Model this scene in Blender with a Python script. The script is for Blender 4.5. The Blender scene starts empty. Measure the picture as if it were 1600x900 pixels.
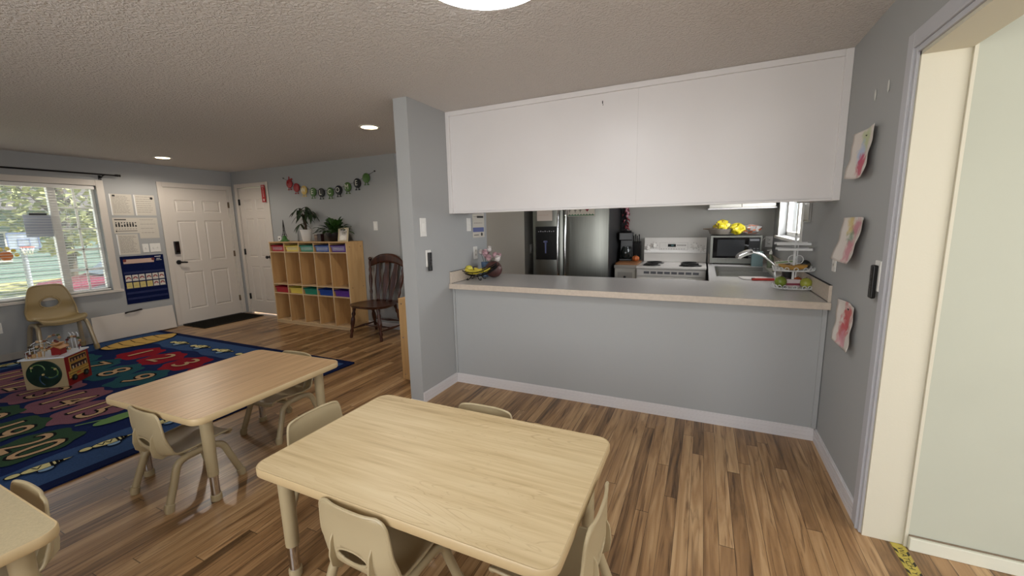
import bpy, bmesh, math, random
from mathutils import Vector, Matrix, Euler
random.seed(7)
SC = bpy.context.scene
COL = SC.collection
PI = math.pi

# ---------------------------------------------------------------- camera
cam_d = bpy.data.cameras.new('camera')
cam = bpy.data.objects.new('camera', cam_d); COL.objects.link(cam)
YAW, PITCH, ROLL, FPX = 0.4379, -0.1569, -0.0217, 639.75
cy, sy, cp, sp = math.cos(YAW), math.sin(YAW), math.cos(PITCH), math.sin(PITCH)
fw = Vector((-sy*cp, cy*cp, sp)); rt = Vector((cy, sy, 0)); upv = rt.cross(fw)
cr, sr = math.cos(ROLL), math.sin(ROLL)
r2 = cr*rt + sr*upv; u2 = -sr*rt + cr*upv
cam.matrix_world = Matrix(((r2.x, u2.x, -fw.x, 0), (r2.y, u2.y, -fw.y, 0), (r2.z, u2.z, -fw.z, 1.48), (0, 0, 0, 1)))
cam_d.sensor_fit = 'HORIZONTAL'; cam_d.sensor_width = 36.0; cam_d.lens = FPX*36.0/1600.0
cam_d.clip_start = 0.02; cam_d.clip_end = 200
SC.camera = cam

# ---------------------------------------------------------------- light and exposure
SC.view_settings.view_transform = 'Standard'; SC.view_settings.look = 'None'
SC.view_settings.gamma = 1.0; SC.view_settings.use_curve_mapping = False
SC.view_settings.exposure = 0.0
W = bpy.data.worlds.new('sky'); SC.world = W; W.use_nodes = True
wn = W.node_tree.nodes; wn.clear()
wo = wn.new('ShaderNodeOutputWorld'); wb = wn.new('ShaderNodeBackground')
sk = wn.new('ShaderNodeTexSky'); sk.sky_type = 'HOSEK_WILKIE'; sk.turbidity = 5.0; sk.ground_albedo = 0.4
sk.sun_direction = Vector((-0.3, 0.5, 0.8)).normalized()
wb.inputs['Strength'].default_value = 5.2
W.node_tree.links.new(sk.outputs[0], wb.inputs[0]); W.node_tree.links.new(wb.outputs[0], wo.inputs[0])

def area(name, loc, rot, sx, sz, power, col=(1, 1, 1), spread=PI):
    d = bpy.data.lights.new(name, 'AREA'); d.shape = 'RECTANGLE'; d.size = sx; d.size_y = sz
    d.energy = power; d.color = col; d.spread = spread
    o = bpy.data.objects.new(name, d); COL.objects.link(o); o.location = loc; o.rotation_euler = rot
    return o
sun_d = bpy.data.lights.new('sun', 'SUN'); sun_d.energy = 13.0; sun_d.angle = 0.02; sun_d.color = (1, .96, .88)
sun = bpy.data.objects.new('sun', sun_d); COL.objects.link(sun)
sun.rotation_euler = Vector((0.35, 0.55, 0.75)).to_track_quat('Z', 'Y').to_euler()
# daylight of the side room, kitchen and front windows, plus two added fill lights
area('rear_fill_light', (-1.3, -1.72, 1.35), (PI/2, 0, 0), 2.2, 1.7, 72, (1, .98, .95))  # soft fill added behind the viewer, where no window is seen
area('daylight_side_room', (2.4, -1.5, 1.5), (PI/2, 0, math.radians(14)), 1.8, 1.7, 38, (1, .985, .94))
area('side_room_end_fill', (3.45, .35, 1.45), (0, PI/2, 0), 1.6, 2.4, 74, (.99, .99, 1))  # added on the solid end wall to throw light through the doorway
area('daylight_kitchen_window', (.86, 4.72, 1.72), (0, PI/2, 0), .8, 1.0, 34, (.97, .98, 1))
area('daylight_front_window', (-7.50, 1.67, 1.4), (0, -PI/2, 0), 1.35, 2.1, 9, (.96, .98, 1))

# ---------------------------------------------------------------- materials
def lin(c):
    return tuple(((x/255)/12.92 if x/255 <= .04045 else (((x/255)+.055)/1.055)**2.4) for x in c[:3]) + (1,)
MATS = {}
def M(name, rgb, rough=.5, metal=0., spec=.5, var=0., vscale=8., bump=0., bscale=60., bdist=.004, emit=0., alpha=1., trans=0., stretch=None, detail=3):
    if name in MATS: return MATS[name]
    m = bpy.data.materials.new(name); m.use_nodes = True; nt = m.node_tree; b = nt.nodes['Principled BSDF']
    c = lin(rgb)
    b.inputs['Base Color'].default_value = c; b.inputs['Roughness'].default_value = rough
    b.inputs['Metallic'].default_value = metal; b.inputs['Specular IOR Level'].default_value = spec
    if emit: b.inputs['Emission Color'].default_value = c; b.inputs['Emission Strength'].default_value = emit
    if alpha < 1: b.inputs['Alpha'].default_value = alpha
    if trans: b.inputs['Transmission Weight'].default_value = trans
    if var or bump:
        tc = nt.nodes.new('ShaderNodeTexCoord'); mp = nt.nodes.new('ShaderNodeMapping')
        nt.links.new(tc.outputs['Object'], mp.inputs[0])
        if stretch: mp.inputs['Scale'].default_value = stretch
    if var:
        n = nt.nodes.new('ShaderNodeTexNoise'); n.inputs['Scale'].default_value = vscale; n.inputs['Detail'].default_value = detail
        nt.links.new(mp.outputs[0], n.inputs['Vector'])
        cr_ = nt.nodes.new('ShaderNodeValToRGB')
        cr_.color_ramp.elements[0].position = .3; cr_.color_ramp.elements[1].position = .7
        cr_.color_ramp.elements[0].color = tuple(x*(1-var) for x in c[:3])+(1,)
        cr_.color_ramp.elements[1].color = tuple(min(1, x*(1+var*.6)) for x in c[:3])+(1,)
        nt.links.new(n.outputs[0], cr_.inputs[0]); nt.links.new(cr_.outputs[0], b.inputs['Base Color'])
    if bump:
        n = nt.nodes.new('ShaderNodeTexNoise'); n.inputs['Scale'].default_value = bscale; n.inputs['Detail'].default_value = 2
        nt.links.new(mp.outputs[0], n.inputs['Vector'])
        bp = nt.nodes.new('ShaderNodeBump'); bp.inputs['Strength'].default_value = bump; bp.inputs['Distance'].default_value = bdist
        nt.links.new(n.outputs[0], bp.inputs['Height']); nt.links.new(bp.outputs[0], b.inputs['Normal'])
    MATS[name] = m
    return m

def ramp(nt, els):
    r = nt.nodes.new('ShaderNodeValToRGB'); e = r.color_ramp.elements
    e[0].position = els[0][0]; e[0].color = lin(els[0][1]); e[1].position = els[-1][0]; e[1].color = lin(els[-1][1])
    for p, c in els[1:-1]:
        x = e.new(p); x.color = lin(c)
    return r
def math_n(nt, op, a, b=None):
    n = nt.nodes.new('ShaderNodeMath'); n.operation = op
    for i, v in enumerate((a, b)):
        if v is None: continue
        if isinstance(v, (int, float)): n.inputs[i].default_value = v
        else: nt.links.new(v, n.inputs[i])
    return n.outputs[0]

def floor_material():
    m = bpy.data.materials.new('hardwood_strip_floor'); m.use_nodes = True; nt = m.node_tree; b = nt.nodes['Principled BSDF']
    L = nt.links.new
    tc = nt.nodes.new('ShaderNodeTexCoord'); sx = nt.nodes.new('ShaderNodeSeparateXYZ'); L(tc.outputs['Object'], sx.inputs[0])
    u = math_n(nt, 'DIVIDE', sx.outputs[0], .064); row = math_n(nt, 'FLOOR', u)
    wn1 = nt.nodes.new('ShaderNodeTexWhiteNoise'); wn1.noise_dimensions = '1D'; L(row, wn1.inputs['W'])
    off = math_n(nt, 'MULTIPLY', wn1.outputs['Value'], 7.0)
    v = math_n(nt, 'DIVIDE', math_n(nt, 'ADD', sx.outputs[1], off), 1.35); seg = math_n(nt, 'FLOOR', v)
    cb = nt.nodes.new('ShaderNodeCombineXYZ'); L(row, cb.inputs[0]); L(seg, cb.inputs[1])
    wn2 = nt.nodes.new('ShaderNodeTexWhiteNoise'); wn2.noise_dimensions = '2D'; L(cb.outputs[0], wn2.inputs['Vector'])
    # grain, shifted for each board
    g = nt.nodes.new('ShaderNodeCombineXYZ')
    L(math_n(nt, 'MULTIPLY', sx.outputs[0], 26.0), g.inputs[0]); L(math_n(nt, 'MULTIPLY', sx.outputs[1], 1.6), g.inputs[1])
    L(math_n(nt, 'MULTIPLY', wn2.outputs['Value'], 40.0), g.inputs[2])
    n1 = nt.nodes.new('ShaderNodeTexNoise'); n1.inputs['Scale'].default_value = 1.0; n1.inputs['Detail'].default_value = 6; n1.inputs['Distortion'].default_value = 1.2
    L(g.outputs[0], n1.inputs['Vector'])
    mixv = math_n(nt, 'ADD', math_n(nt, 'MULTIPLY', wn2.outputs['Value'], .42), math_n(nt, 'MULTIPLY', n1.outputs[0], .90))
    r = ramp(nt, [(.3, (72, 52, 32)), (.44, (112, 84, 54)), (.58, (142, 108, 72)), (.72, (162, 126, 86)), (.95, (190, 156, 114))])
    L(mixv, r.inputs[0])
    # dark streaks and knots
    n2 = nt.nodes.new('ShaderNodeTexNoise'); n2.inputs['Scale'].default_value = .9; n2.inputs['Detail'].default_value = 4; n2.inputs['Distortion'].default_value = 2.0
    g2 = nt.nodes.new('ShaderNodeVectorMath'); g2.operation = 'ADD'; L(g.outputs[0], g2.inputs[0]); g2.inputs[1].default_value = (13, 7, 5)
    L(g2.outputs[0], n2.inputs['Vector'])
    st = nt.nodes.new('ShaderNodeMapRange'); st.inputs['From Min'].default_value = .56; st.inputs['From Max'].default_value = .70; st.inputs['To Max'].default_value = .65; L(n2.outputs[0], st.inputs[0])
    mx = nt.nodes.new('ShaderNodeMixRGB'); mx.blend_type = 'MULTIPLY'; L(st.outputs[0], mx.inputs[0]); L(r.outputs[0], mx.inputs[1]); mx.inputs[2].default_value = lin((116, 92, 74))
    # gaps
    fu = math_n(nt, 'FRACT', u); du = math_n(nt, 'ABSOLUTE', math_n(nt, 'SUBTRACT', fu, .5))
    gu = math_n(nt, 'GREATER_THAN', du, .482)
    fv = math_n(nt, 'FRACT', v); dv = math_n(nt, 'ABSOLUTE', math_n(nt, 'SUBTRACT', fv, .5)); gv = math_n(nt, 'GREATER_THAN', dv, .4985)
    gp = math_n(nt, 'MULTIPLY', math_n(nt, 'MAXIMUM', gu, gv), .65)
    mx2 = nt.nodes.new('ShaderNodeMixRGB'); L(gp, mx2.inputs[0]); L(mx.outputs[0], mx2.inputs[1]); mx2.inputs[2].default_value = lin((34, 22, 14))
    L(mx2.outputs[0], b.inputs['Base Color'])
    b.inputs['Roughness'].default_value = .3
    bp = nt.nodes.new('ShaderNodeBump'); bp.inputs['Strength'].default_value = .25; bp.inputs['Distance'].default_value = .002
    L(n1.outputs[0], bp.inputs['Height']); L(bp.outputs[0], b.inputs['Normal'])
    return m

def grain_material(name, cols, scale=(1.6, 22, 22), rough=.4, distort=.8, w=None):
    m = bpy.data.materials.new(name); m.use_nodes = True; nt = m.node_tree; b = nt.nodes['Principled BSDF']; L = nt.links.new
    tc = nt.nodes.new('ShaderNodeTexCoord'); mp = nt.nodes.new('ShaderNodeMapping'); L(tc.outputs['Object'], mp.inputs[0]); mp.inputs['Scale'].default_value = scale
    n = nt.nodes.new('ShaderNodeTexNoise'); n.inputs['Scale'].default_value = 1; n.inputs['Detail'].default_value = 7; n.inputs['Distortion'].default_value = distort
    L(mp.outputs[0], n.inputs['Vector'])
    r = ramp(nt, [(.25+.5*i/(len(cols)-1), c) for i, c in enumerate(cols)]); L(n.outputs[0], r.inputs[0])
    L(r.outputs[0], b.inputs['Base Color']); b.inputs['Roughness'].default_value = rough
    return m

def ceiling_material():
    m = M('textured_ceiling_paint', (212, 206, 200), .9, spec=.2)
    nt = m.node_tree; b = nt.nodes['Principled BSDF']; L = nt.links.new
    tc = nt.nodes.new('ShaderNodeTexCoord')
    n = nt.nodes.new('ShaderNodeTexNoise'); n.inputs['Scale'].default_value = 62; n.inputs['Detail'].default_value = 2.5; n.inputs['Distortion'].default_value = .6
    L(tc.outputs['Object'], n.inputs['Vector'])
    mr = nt.nodes.new('ShaderNodeMapRange'); mr.inputs['From Min'].default_value = .4; mr.inputs['From Max'].default_value = .62; L(n.outputs[0], mr.inputs[0])
    bp = nt.nodes.new('ShaderNodeBump'); bp.inputs['Strength'].default_value = .75; bp.inputs['Distance'].default_value = .006
    L(mr.outputs[0], bp.inputs['Height']); L(bp.outputs[0], b.inputs['Normal'])
    return m

def blotch_material(name, stops, scale=9.):
    """watercolour paper: several blotches placed in object space: stops = (x, z, radius, rgb)"""
    m = bpy.data.materials.new(name); m.use_nodes = True; nt = m.node_tree; b = nt.nodes['Principled BSDF']; L = nt.links.new
    b.inputs['Roughness'].default_value = .85; b.inputs['Specular IOR Level'].default_value = .2
    tc = nt.nodes.new('ShaderNodeTexCoord')
    n = nt.nodes.new('ShaderNodeTexNoise'); n.inputs['Scale'].default_value = scale; n.inputs['Detail'].default_value = 6; n.inputs['Distortion'].default_value = 1
    L(tc.outputs['Object'], n.inputs['Vector'])
    col = None
    for (x, z, r, rgb) in stops:
        d = nt.nodes.new('ShaderNodeVectorMath'); d.operation = 'DISTANCE'; L(tc.outputs['Object'], d.inputs[0]); d.inputs[1].default_value = (x, 0, z)
        f = math_n(nt, 'ADD', math_n(nt, 'DIVIDE', d.outputs['Value'], r), math_n(nt, 'MULTIPLY', math_n(nt, 'SUBTRACT', n.outputs[0], .5), 2.4))
        mr = nt.nodes.new('ShaderNodeMapRange'); mr.inputs['From Min'].default_value = 1.1; mr.inputs['From Max'].default_value = .5; L(f, mr.inputs[0])
        mx = nt.nodes.new('ShaderNodeMixRGB'); L(math_n(nt, 'MULTIPLY', mr.outputs[0], .85), mx.inputs[0])
        if col is None: mx.inputs[1].default_value = lin((216, 208, 200))
        else: L(col, mx.inputs[1])
        mx.inputs[2].default_value = lin(rgb); col = mx.outputs[0]
    L(col, b.inputs['Base Color'])
    return m

FLOORM = floor_material()
WALL = M('grey_wall_paint', (166, 167, 166), .75, spec=.3, bump=.15, bscale=180, bdist=.001)
WALLK = M('kitchen_wall_paint', (160, 158, 152), .7, spec=.3, bump=.1, bscale=160, bdist=.001)
CEIL = ceiling_material()
TRIM = M('white_trim_paint', (214, 210, 210), .4)
SOFW = M('soffit_white_paint', (222, 218, 216), .35, var=.03, vscale=2)
CREAM = M('cream_jamb_paint', (204, 198, 178), .65, bump=.3, bscale=120, bdist=.001)
PALEG = M('pale_green_wall_panel', (180, 181, 164), .7, var=.05, vscale=1.5)
DOORW = M('door_white_paint', (208, 200, 190), .45)
BLACK = M('black_plastic', (18, 18, 19), .35)
DARKM = M('dark_metal', (24, 22, 22), .4, .6)
WHITE = M('white_plastic', (226, 224, 218), .4)
PAPER = M('white_paper', (200, 194, 182), .8, spec=.2)
INK = M('grey_ink', (120, 116, 110), .8)
INKD = M('dark_ink', (40, 38, 38), .8)
CHROME = M('chrome', (215, 215, 215), .12, 1.)
STEEL = M('brushed_steel', (122, 123, 117), .34, 1., var=.08, vscale=3, stretch=(40, 40, 1))
TAUPE = M('taupe_chair_plastic', (178, 162, 128), .42, bump=.12, bscale=400, bdist=.0006)
TAUPEF = M('taupe_enamel_tube', (174, 158, 124), .35)
def swirl_material(name, cols, line, rough):
    m = bpy.data.materials.new(name); m.use_nodes = True; nt = m.node_tree; b = nt.nodes['Principled BSDF']; L = nt.links.new
    tc = nt.nodes.new('ShaderNodeTexCoord')
    def noise(scale, sc, det, dist):
        mp = nt.nodes.new('ShaderNodeMapping'); L(tc.outputs['Object'], mp.inputs[0]); mp.inputs['Scale'].default_value = scale
        n = nt.nodes.new('ShaderNodeTexNoise'); n.inputs['Scale'].default_value = sc; n.inputs['Detail'].default_value = det; n.inputs['Distortion'].default_value = dist
        L(mp.outputs[0], n.inputs['Vector']); return n.outputs[0]
    fine = noise((1.4, 30, 30), 1.5, 6, .6); broad = noise((.8, 6.5, 6.5), 1.2, 2.5, .9)
    v = math_n(nt, 'ADD', math_n(nt, 'MULTIPLY', fine, .55), math_n(nt, 'MULTIPLY', broad, .45))
    r = ramp(nt, [(.30+.4*i/(len(cols)-1), c) for i, c in enumerate(cols)]); L(v, r.inputs[0])
    fr = math_n(nt, 'ABSOLUTE', math_n(nt, 'SUBTRACT', math_n(nt, 'FRACT', math_n(nt, 'MULTIPLY', broad, 24.0)), .5))
    mr = nt.nodes.new('ShaderNodeMapRange'); mr.inputs['From Min'].default_value = .10; mr.inputs['From Max'].default_value = .0; L(fr, mr.inputs[0])
    msk = nt.nodes.new('ShaderNodeMapRange'); msk.inputs['From Min'].default_value = .45; msk.inputs['From Max'].default_value = .62; L(noise((1, 2.4, 1), 1.7, 2, .5), msk.inputs[0])
    k = math_n(nt, 'MULTIPLY', math_n(nt, 'MULTIPLY', mr.outputs[0], msk.outputs[0]), .42)
    mx = nt.nodes.new('ShaderNodeMixRGB'); L(k, mx.inputs[0]); L(r.outputs[0], mx.inputs[1]); mx.inputs[2].default_value = lin(line)
    L(mx.outputs[0], b.inputs['Base Color']); b.inputs['Roughness'].default_value = rough
    return m
MAPLE = swirl_material('maple_laminate', [(178, 152, 110), (202, 178, 134), (214, 192, 150), (220, 200, 160)], (158, 124, 80), .45)
BIRCH = grain_material('birch_plywood', [(182, 142, 92), (200, 160, 108), (208, 170, 118)], (14, 14, 1.4), .5)
EDGE = M('birch_edge', (206, 178, 138), .5)
WALNUT = grain_material('dark_stained_wood', [(34, 17, 10), (62, 32, 19), (84, 46, 28)], (14, 14, 2), .28)
LAMTOP = M('grey_laminate_worktop', (190, 187, 184), .28, var=.06, vscale=60)
LAMEDGE = M('beige_laminate_edge', (196, 182, 166), .45, var=.08, vscale=50)
GLASS = M('window_glass', (235, 245, 250), .02, alpha=.12)
LAMP = M('lamp_diffuser', (248, 252, 255), .5, emit=19.)
LAMPW = M('warm_lamp_diffuser', (255, 226, 180), .5, emit=14.)

# ---------------------------------------------------------------- mesh helpers
class MB:
    def __init__(s):
        s.bm = bmesh.new(); s.mats = []; s.i = 0; s.T = Matrix.Identity(4)
    def mat(s, m):
        if m not in s.mats: s.mats.append(m)
        s.i = s.mats.index(m); return s
    def v(s, p): return s.bm.verts.new(s.T @ Vector(p))
    def f(s, vs, smooth=False):
        try: f = s.bm.faces.new(vs)
        except ValueError: return None
        f.material_index = s.i; f.smooth = smooth; return f
    def box(s, x0, x1, y0, y1, z0, z1):
        if x0 > x1: x0, x1 = x1, x0
        if y0 > y1: y0, y1 = y1, y0
        if z0 > z1: z0, z1 = z1, z0
        v = [s.v(p) for p in ((x0,y0,z0),(x1,y0,z0),(x1,y1,z0),(x0,y1,z0),(x0,y0,z1),(x1,y0,z1),(x1,y1,z1),(x0,y1,z1))]
        for q in ((0,3,2,1),(4,5,6,7),(0,1,5,4),(1,2,6,5),(2,3,7,6),(3,0,4,7)): s.f([v[k] for k in q])
        return s
    def bar(s, p0, p1, w, h, up=(0,0,1)):
        p0, p1 = Vector(p0), Vector(p1); d = (p1-p0); l = d.length; d.normalize(); u = Vector(up)
        x = d.cross(u)
        if x.length < 1e-5: x = d.cross(Vector((0,1,0)))
        x.normalize(); u = x.cross(d)
        vs = []
        for q in (p0, p1):
            for a, b in ((-1,-1),(1,-1),(1,1),(-1,1)): vs.append(s.v(q + x*a*w/2 + u*b*h/2))
        for q in ((0,1,2,3),(7,6,5,4),(0,4,5,1),(1,5,6,2),(2,6,7,3),(3,7,4,0)): s.f([vs[k] for k in q])
        return s
    def tube(s, path, r, seg=10, closed=False, caps=True, flat=1.):
        pts = [Vector(p) for p in path]; n = len(pts); rad = r if isinstance(r, (list, tuple)) else [r]*n
        rings = []; up = None
        for i, p in enumerate(pts):
            if closed: t = pts[(i+1) % n]-pts[i-1]
            else: t = pts[min(i+1, n-1)]-pts[max(i-1, 0)]
            if t.length < 1e-9: t = Vector((0,0,1))
            t.normalize()
            if up is None:
                up = Vector((0,0,1)) if abs(t.z) < .9 else Vector((0,1,0))
            a = (up - t*up.dot(t)); a.normalize(); up = a; b = t.cross(a)
            rings.append([s.v(p + (a*math.cos(2*PI*k/seg)*flat + b*math.sin(2*PI*k/seg))*rad[i]) for k in range(seg)])
        m = n if closed else n-1
        for i in range(m):
            A, B = rings[i], rings[(i+1) % n]
            for k in range(seg): s.f([A[k], A[(k+1) % seg], B[(k+1) % seg], B[k]], True)
        if caps and not closed:
            s.f(list(reversed(rings[0]))); s.f(rings[-1])
        return s
    def lathe(s, prof, c=(0,0,0), seg=20, sx=1., sy=1., axis='z'):
        c = Vector(c); rings = []
        def P(r, z, a):
            x, y = r*math.cos(a)*sx, r*math.sin(a)*sy
            if axis == 'z': return c+Vector((x, y, z))
            if axis == 'y': return c+Vector((x, z, y))
            return c+Vector((z, x, y))
        for r, z in prof:
            if r <= 1e-6: rings.append([s.v(P(0, z, 0))])
            else: rings.append([s.v(P(r, z, 2*PI*k/seg)) for k in range(seg)])
        for A, B in zip(rings, rings[1:]):
            for k in range(seg):
                if len(A) == 1 and len(B) == 1: break
                if len(A) == 1: s.f([A[0], B[(k+1) % seg], B[k]], True)
                elif len(B) == 1: s.f([A[k], A[(k+1) % seg], B[0]], True)
                else: s.f([A[k], A[(k+1) % seg], B[(k+1) % seg], B[k]], True)
        if len(rings[0]) > 1: s.f(list(reversed(rings[0])))
        if len(rings[-1]) > 1: s.f(rings[-1])
        return s
    def ball(s, c, rx, ry=None, rz=None, seg=14, n=8):
        ry = ry or rx; rz = rz or rx
        return s.lathe([(math.sin(PI*i/n)*rx, -math.cos(PI*i/n)*rz) for i in range(n+1)], c, seg, 1, ry/rx)
    def poly(s, pts, d=None, both=False):
        """flat polygon; with d a prism along vector d"""
        a = [s.v(p) for p in pts]
        if d is None: s.f(a); return s
        d = Vector(d); b = [s.v(Vector(p)+d) for p in pts]
        s.f(list(reversed(a))); s.f(b); n = len(a)
        for k in range(n): s.f([a[k], a[(k+1) % n], b[(k+1) % n], b[k]])
        return s
    def grid(s, fn, nu, nv, skip=None, smooth=True):
        V = [[s.v(fn(i/nu, j/nv)) for i in range(nu+1)] for j in range(nv+1)]
        for j in range(nv):
            for i in range(nu):
                if skip and skip((i+.5)/nu, (j+.5)/nv): continue
                s.f([V[j][i], V[j][i+1], V[j+1][i+1], V[j+1][i]], smooth)
        return s
    def text(s, body, size, origin, xd=(1,0,0), zd=(0,0,1), spread=1., depth=0):
        """flat lettering centred on origin, reading along xd with its top towards zd"""
        vs, fs = text_mesh(body)
        xd, zd, o = Vector(xd), Vector(zd), Vector(origin)
        a = [s.v(o + xd*x*size*spread + zd*y*size) for x, y in vs]
        for q in fs: s.f([a[k] for k in q])
        return s
    def build(s, name, parent=None, loc=None, bevel=0., solid=0., sub=0, rot=None, seg=2):
        bm = s.bm
        bmesh.ops.recalc_face_normals(bm, faces=bm.faces)
        me = bpy.data.meshes.new(name)
        for e in bm.edges:
            if len(e.link_faces) == 2:
                if e.calc_face_angle(0) > math.radians(38): e.smooth = False
        bm.to_mesh(me); bm.free()
        for m in (s.mats or [WHITE]): me.materials.append(m)
        o = bpy.data.objects.new(name, me); COL.objects.link(o)
        if parent: o.parent = parent
        if loc: o.location = loc
        if rot: o.rotation_euler = rot
        if solid:
            q = o.modifiers.new('solid', 'SOLIDIFY'); q.thickness = solid; q.offset = 0
        if sub:
            q = o.modifiers.new('sub', 'SUBSURF'); q.levels = sub; q.render_levels = sub
        if bevel:
            q = o.modifiers.new('bevel', 'BEVEL'); q.width = bevel; q.segments = seg; q.limit_method = 'ANGLE'; q.angle_limit = math.radians(40)
            for p in me.polygons: p.use_smooth = True
            q.harden_normals = True
        return o

TXT = {}
def text_mesh(body):
    if body in TXT: return TXT[body]
    cu = bpy.data.curves.new('t', 'FONT'); cu.body = body; cu.align_x = 'CENTER'; cu.align_y = 'CENTER'; cu.resolution_u = 3
    o = bpy.data.objects.new('t', cu); COL.objects.link(o)
    dg = bpy.context.evaluated_depsgraph_get(); dg.update()
    me = bpy.data.meshes.new_from_object(o.evaluated_get(dg))
    r = ([(v.co.x, v.co.y) for v in me.vertices], [list(p.vertices) for p in me.polygons])
    bpy.data.objects.remove(o); bpy.data.meshes.remove(me); bpy.data.curves.remove(cu)
    TXT[body] = r
    return r

def smooth_path(pts, n=5):
    P = [Vector(p) for p in pts]; out = []
    for i in range(len(P)-1):
        a, b, c, d = P[max(i-1, 0)], P[i], P[i+1], P[min(i+2, len(P)-1)]
        for k in range(n):
            t = k/n
            out.append(.5*((2*b)+(c-a)*t+(2*a-5*b+4*c-d)*t*t+(3*b-a-3*c+d)*t**3))
    out.append(P[-1]); return out
def interp(tab, t):
    """tab rows (key, ...): smooth interpolation over key in 0..1"""
    n = len(tab)-1; x = min(max(t, 0), 1)*n; i = min(int(x), n-1); f = x-i
    a, b, c, d = tab[max(i-1, 0)], tab[i], tab[i+1], tab[min(i+2, n)]
    return [.5*((2*q)+(r-p)*f+(2*p-5*q+4*r-w)*f*f+(3*q-p-3*r+w)*f**3) for p, q, r, w in zip(a, b, c, d)]

def tag(o, label, cat, group=None, kind=None):
    o['label'] = label; o['category'] = cat
    if group: o['group'] = group
    if kind: o['kind'] = kind
    return o
def thing(name, label, cat, loc=(0,0,0), rz=0., group=None, tilt=None):
    o = bpy.data.objects.new(name, None); COL.objects.link(o); o.empty_display_size = .05
    o.location = loc; o.rotation_euler = tilt or (0, 0, rz)
    return tag(o, label, cat, group)
def single(mb, name, label, cat, loc=(0,0,0), rz=0., group=None, bevel=0., tilt=None, **k):
    o = mb.build(name, None, bevel=bevel, **k); o.location = loc; o.rotation_euler = tilt or (0, 0, rz)
    return tag(o, label, cat, group)
def struct(mb, name, bevel=0., label=None):
    o = mb.build(name, None, bevel=bevel); o['kind'] = 'structure'
    if label: o['label'] = label
    return o
def copy_tree(o, parent=None):
    c = o.copy(); COL.objects.link(c)
    if parent: c.parent = parent
    for ch in list(o.children): copy_tree(ch, c)
    return c
def copy_thing(o, loc, rz, label):
    c = copy_tree(o); c.location = loc; c.rotation_euler = (0, 0, rz); c['label'] = label
    return c
RW, RL, RF = -PI/2, PI/2, 0.   # turn for things mounted on a wall that faces -x, +x, -y

# ================================================================ STRUCTURE
XW, XR, XL, YP, YF, H = -7.37, .74, -2.08, 3.155, 4.515, 2.44
YB = 5.68      # kitchen back wall
def cut_wall(mb, axis, a0, a1, t0, t1, z0, z1, holes):
    """wall along axis ('x' or 'y') from a0 to a1, thickness t0..t1, with rectangular holes (a, b, z0, z1)"""
    As = sorted({a0, a1, *[h[0] for h in holes], *[h[1] for h in holes]})
    for i in range(len(As)-1):
        A, B = As[i], As[i+1]; zs = [(z0, z1)]
        for h in holes:
            if h[0] <= A+1e-6 and h[1] >= B-1e-6:
                zs = [q for s in zs for q in ((s[0], min(s[1], h[2])), (max(s[0], h[3]), s[1])) if q[1]-q[0] > 1e-6]
        for lo, hi in zs:
            if axis == 'x': mb.box(A, B, t0, t1, lo, hi)
            else: mb.box(t0, t1, A, B, lo, hi)
mb = MB().mat(FLOORM); mb.box(-7.6, 3.7, -2.0, 5.9, -.08, 0); struct(mb, 'floor')
mb = MB().mat(CEIL); mb.box(-7.6, 3.7, -2.0, 5.9, H, H+.1); struct(mb, 'ceiling')
WY0, WY1, WZ0, WZ1 = .60, 2.74, .69, 2.09     # front window opening
D1 = (3.49, 4.43, 0., 2.135)
mb = MB().mat(WALL); cut_wall(mb, 'y', -2.0, YF+.15, XW-.15, XW, 0, H, [(WY0, WY1, WZ0, WZ1), D1]); struct(mb, 'wall_front')
D2 = (-7.235, -6.50, 0., 2.165)
mb = MB().mat(WALL); cut_wall(mb, 'x', XW, -3.82, YF, YF+.15, 0, H, [D2]); mb.box(-3.97, -3.82, YF+.15, 4.85, 0, H); struct(mb, 'wall_back')
mb = MB().mat(WALL); mb.box(XL-.13, XL, 2.6375, 3.84, 0, H); struct(mb, 'wall_stub')
mb = MB().mat(WALLK); mb.box(-3.97, XL, 4.85, 5.0, 0, H); struct(mb, 'wall_hall')
mb = MB().mat(WALLK); mb.box(XL-.13, XL, 5.0, YB, 0, H); mb.box(XL-.13, XR+.14, YB, YB+.15, 0, H); struct(mb, 'wall_kitchen')
KY0, KY1, KZ0, KZ1 = 4.16, 5.26, 1.29, 2.12   # kitchen window opening
mb = MB().mat(WALL); cut_wall(mb, 'y', -2.0, YB, XR, XR+.14, 0, H, [(.55, 2.25, 0, 2.11), (KY0, KY1, KZ0, KZ1)]); struct(mb, 'wall_side')
mb = MB().mat(WALL); cut_wall(mb, 'x', XW, XR, -1.95, -1.8, 0, H, [(-2.4, -.2, .5, 2.2)]); struct(mb, 'wall_rear')
mb = MB().mat(WALL); mb.box(XL, XR, YP, YP+.115, 0, .905); struct(mb, 'wall_counter_half')
# side room shell
mb = MB().mat(PALEG); mb.box(XR+.155, 3.6, 2.226, 2.42, 0, H); struct(mb, 'wall_side_room')
mb = MB().mat(WALL); mb.box(3.5, 3.62, -1.8, 2.3, 0, H); cut_wall(mb, 'x', XR+.14, 3.6, -1.95, -1.8, 0, H, [(1.4, 3.3, .6, 2.3)]); struct(mb, 'wall_side_room_rear')
# thin panel grooves of the pale wall
mb = MB().mat(M('panel_groove', (158, 158, 140), .8))
for x in (1.30, 1.55, 2.05, 2.6): mb.box(x, x+.0025, 2.2245, 2.226, .08, H)
struct(mb, 'trim_1')
# jamb of the wide opening
mb = MB().mat(CREAM); mb.box(XR-.003, XR+.143, 2.235, 2.25, 0, 2.11); mb.box(XR-.003, XR+.143, .55, 2.25, 2.095, 2.11); mb.box(XR-.003, XR+.143, .55, .565, 0, 2.11)
mb.box(XR+.143, XR+.155, 2.224, 2.30, 0, H); struct(mb, 'trim_2', bevel=.001)
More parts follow.
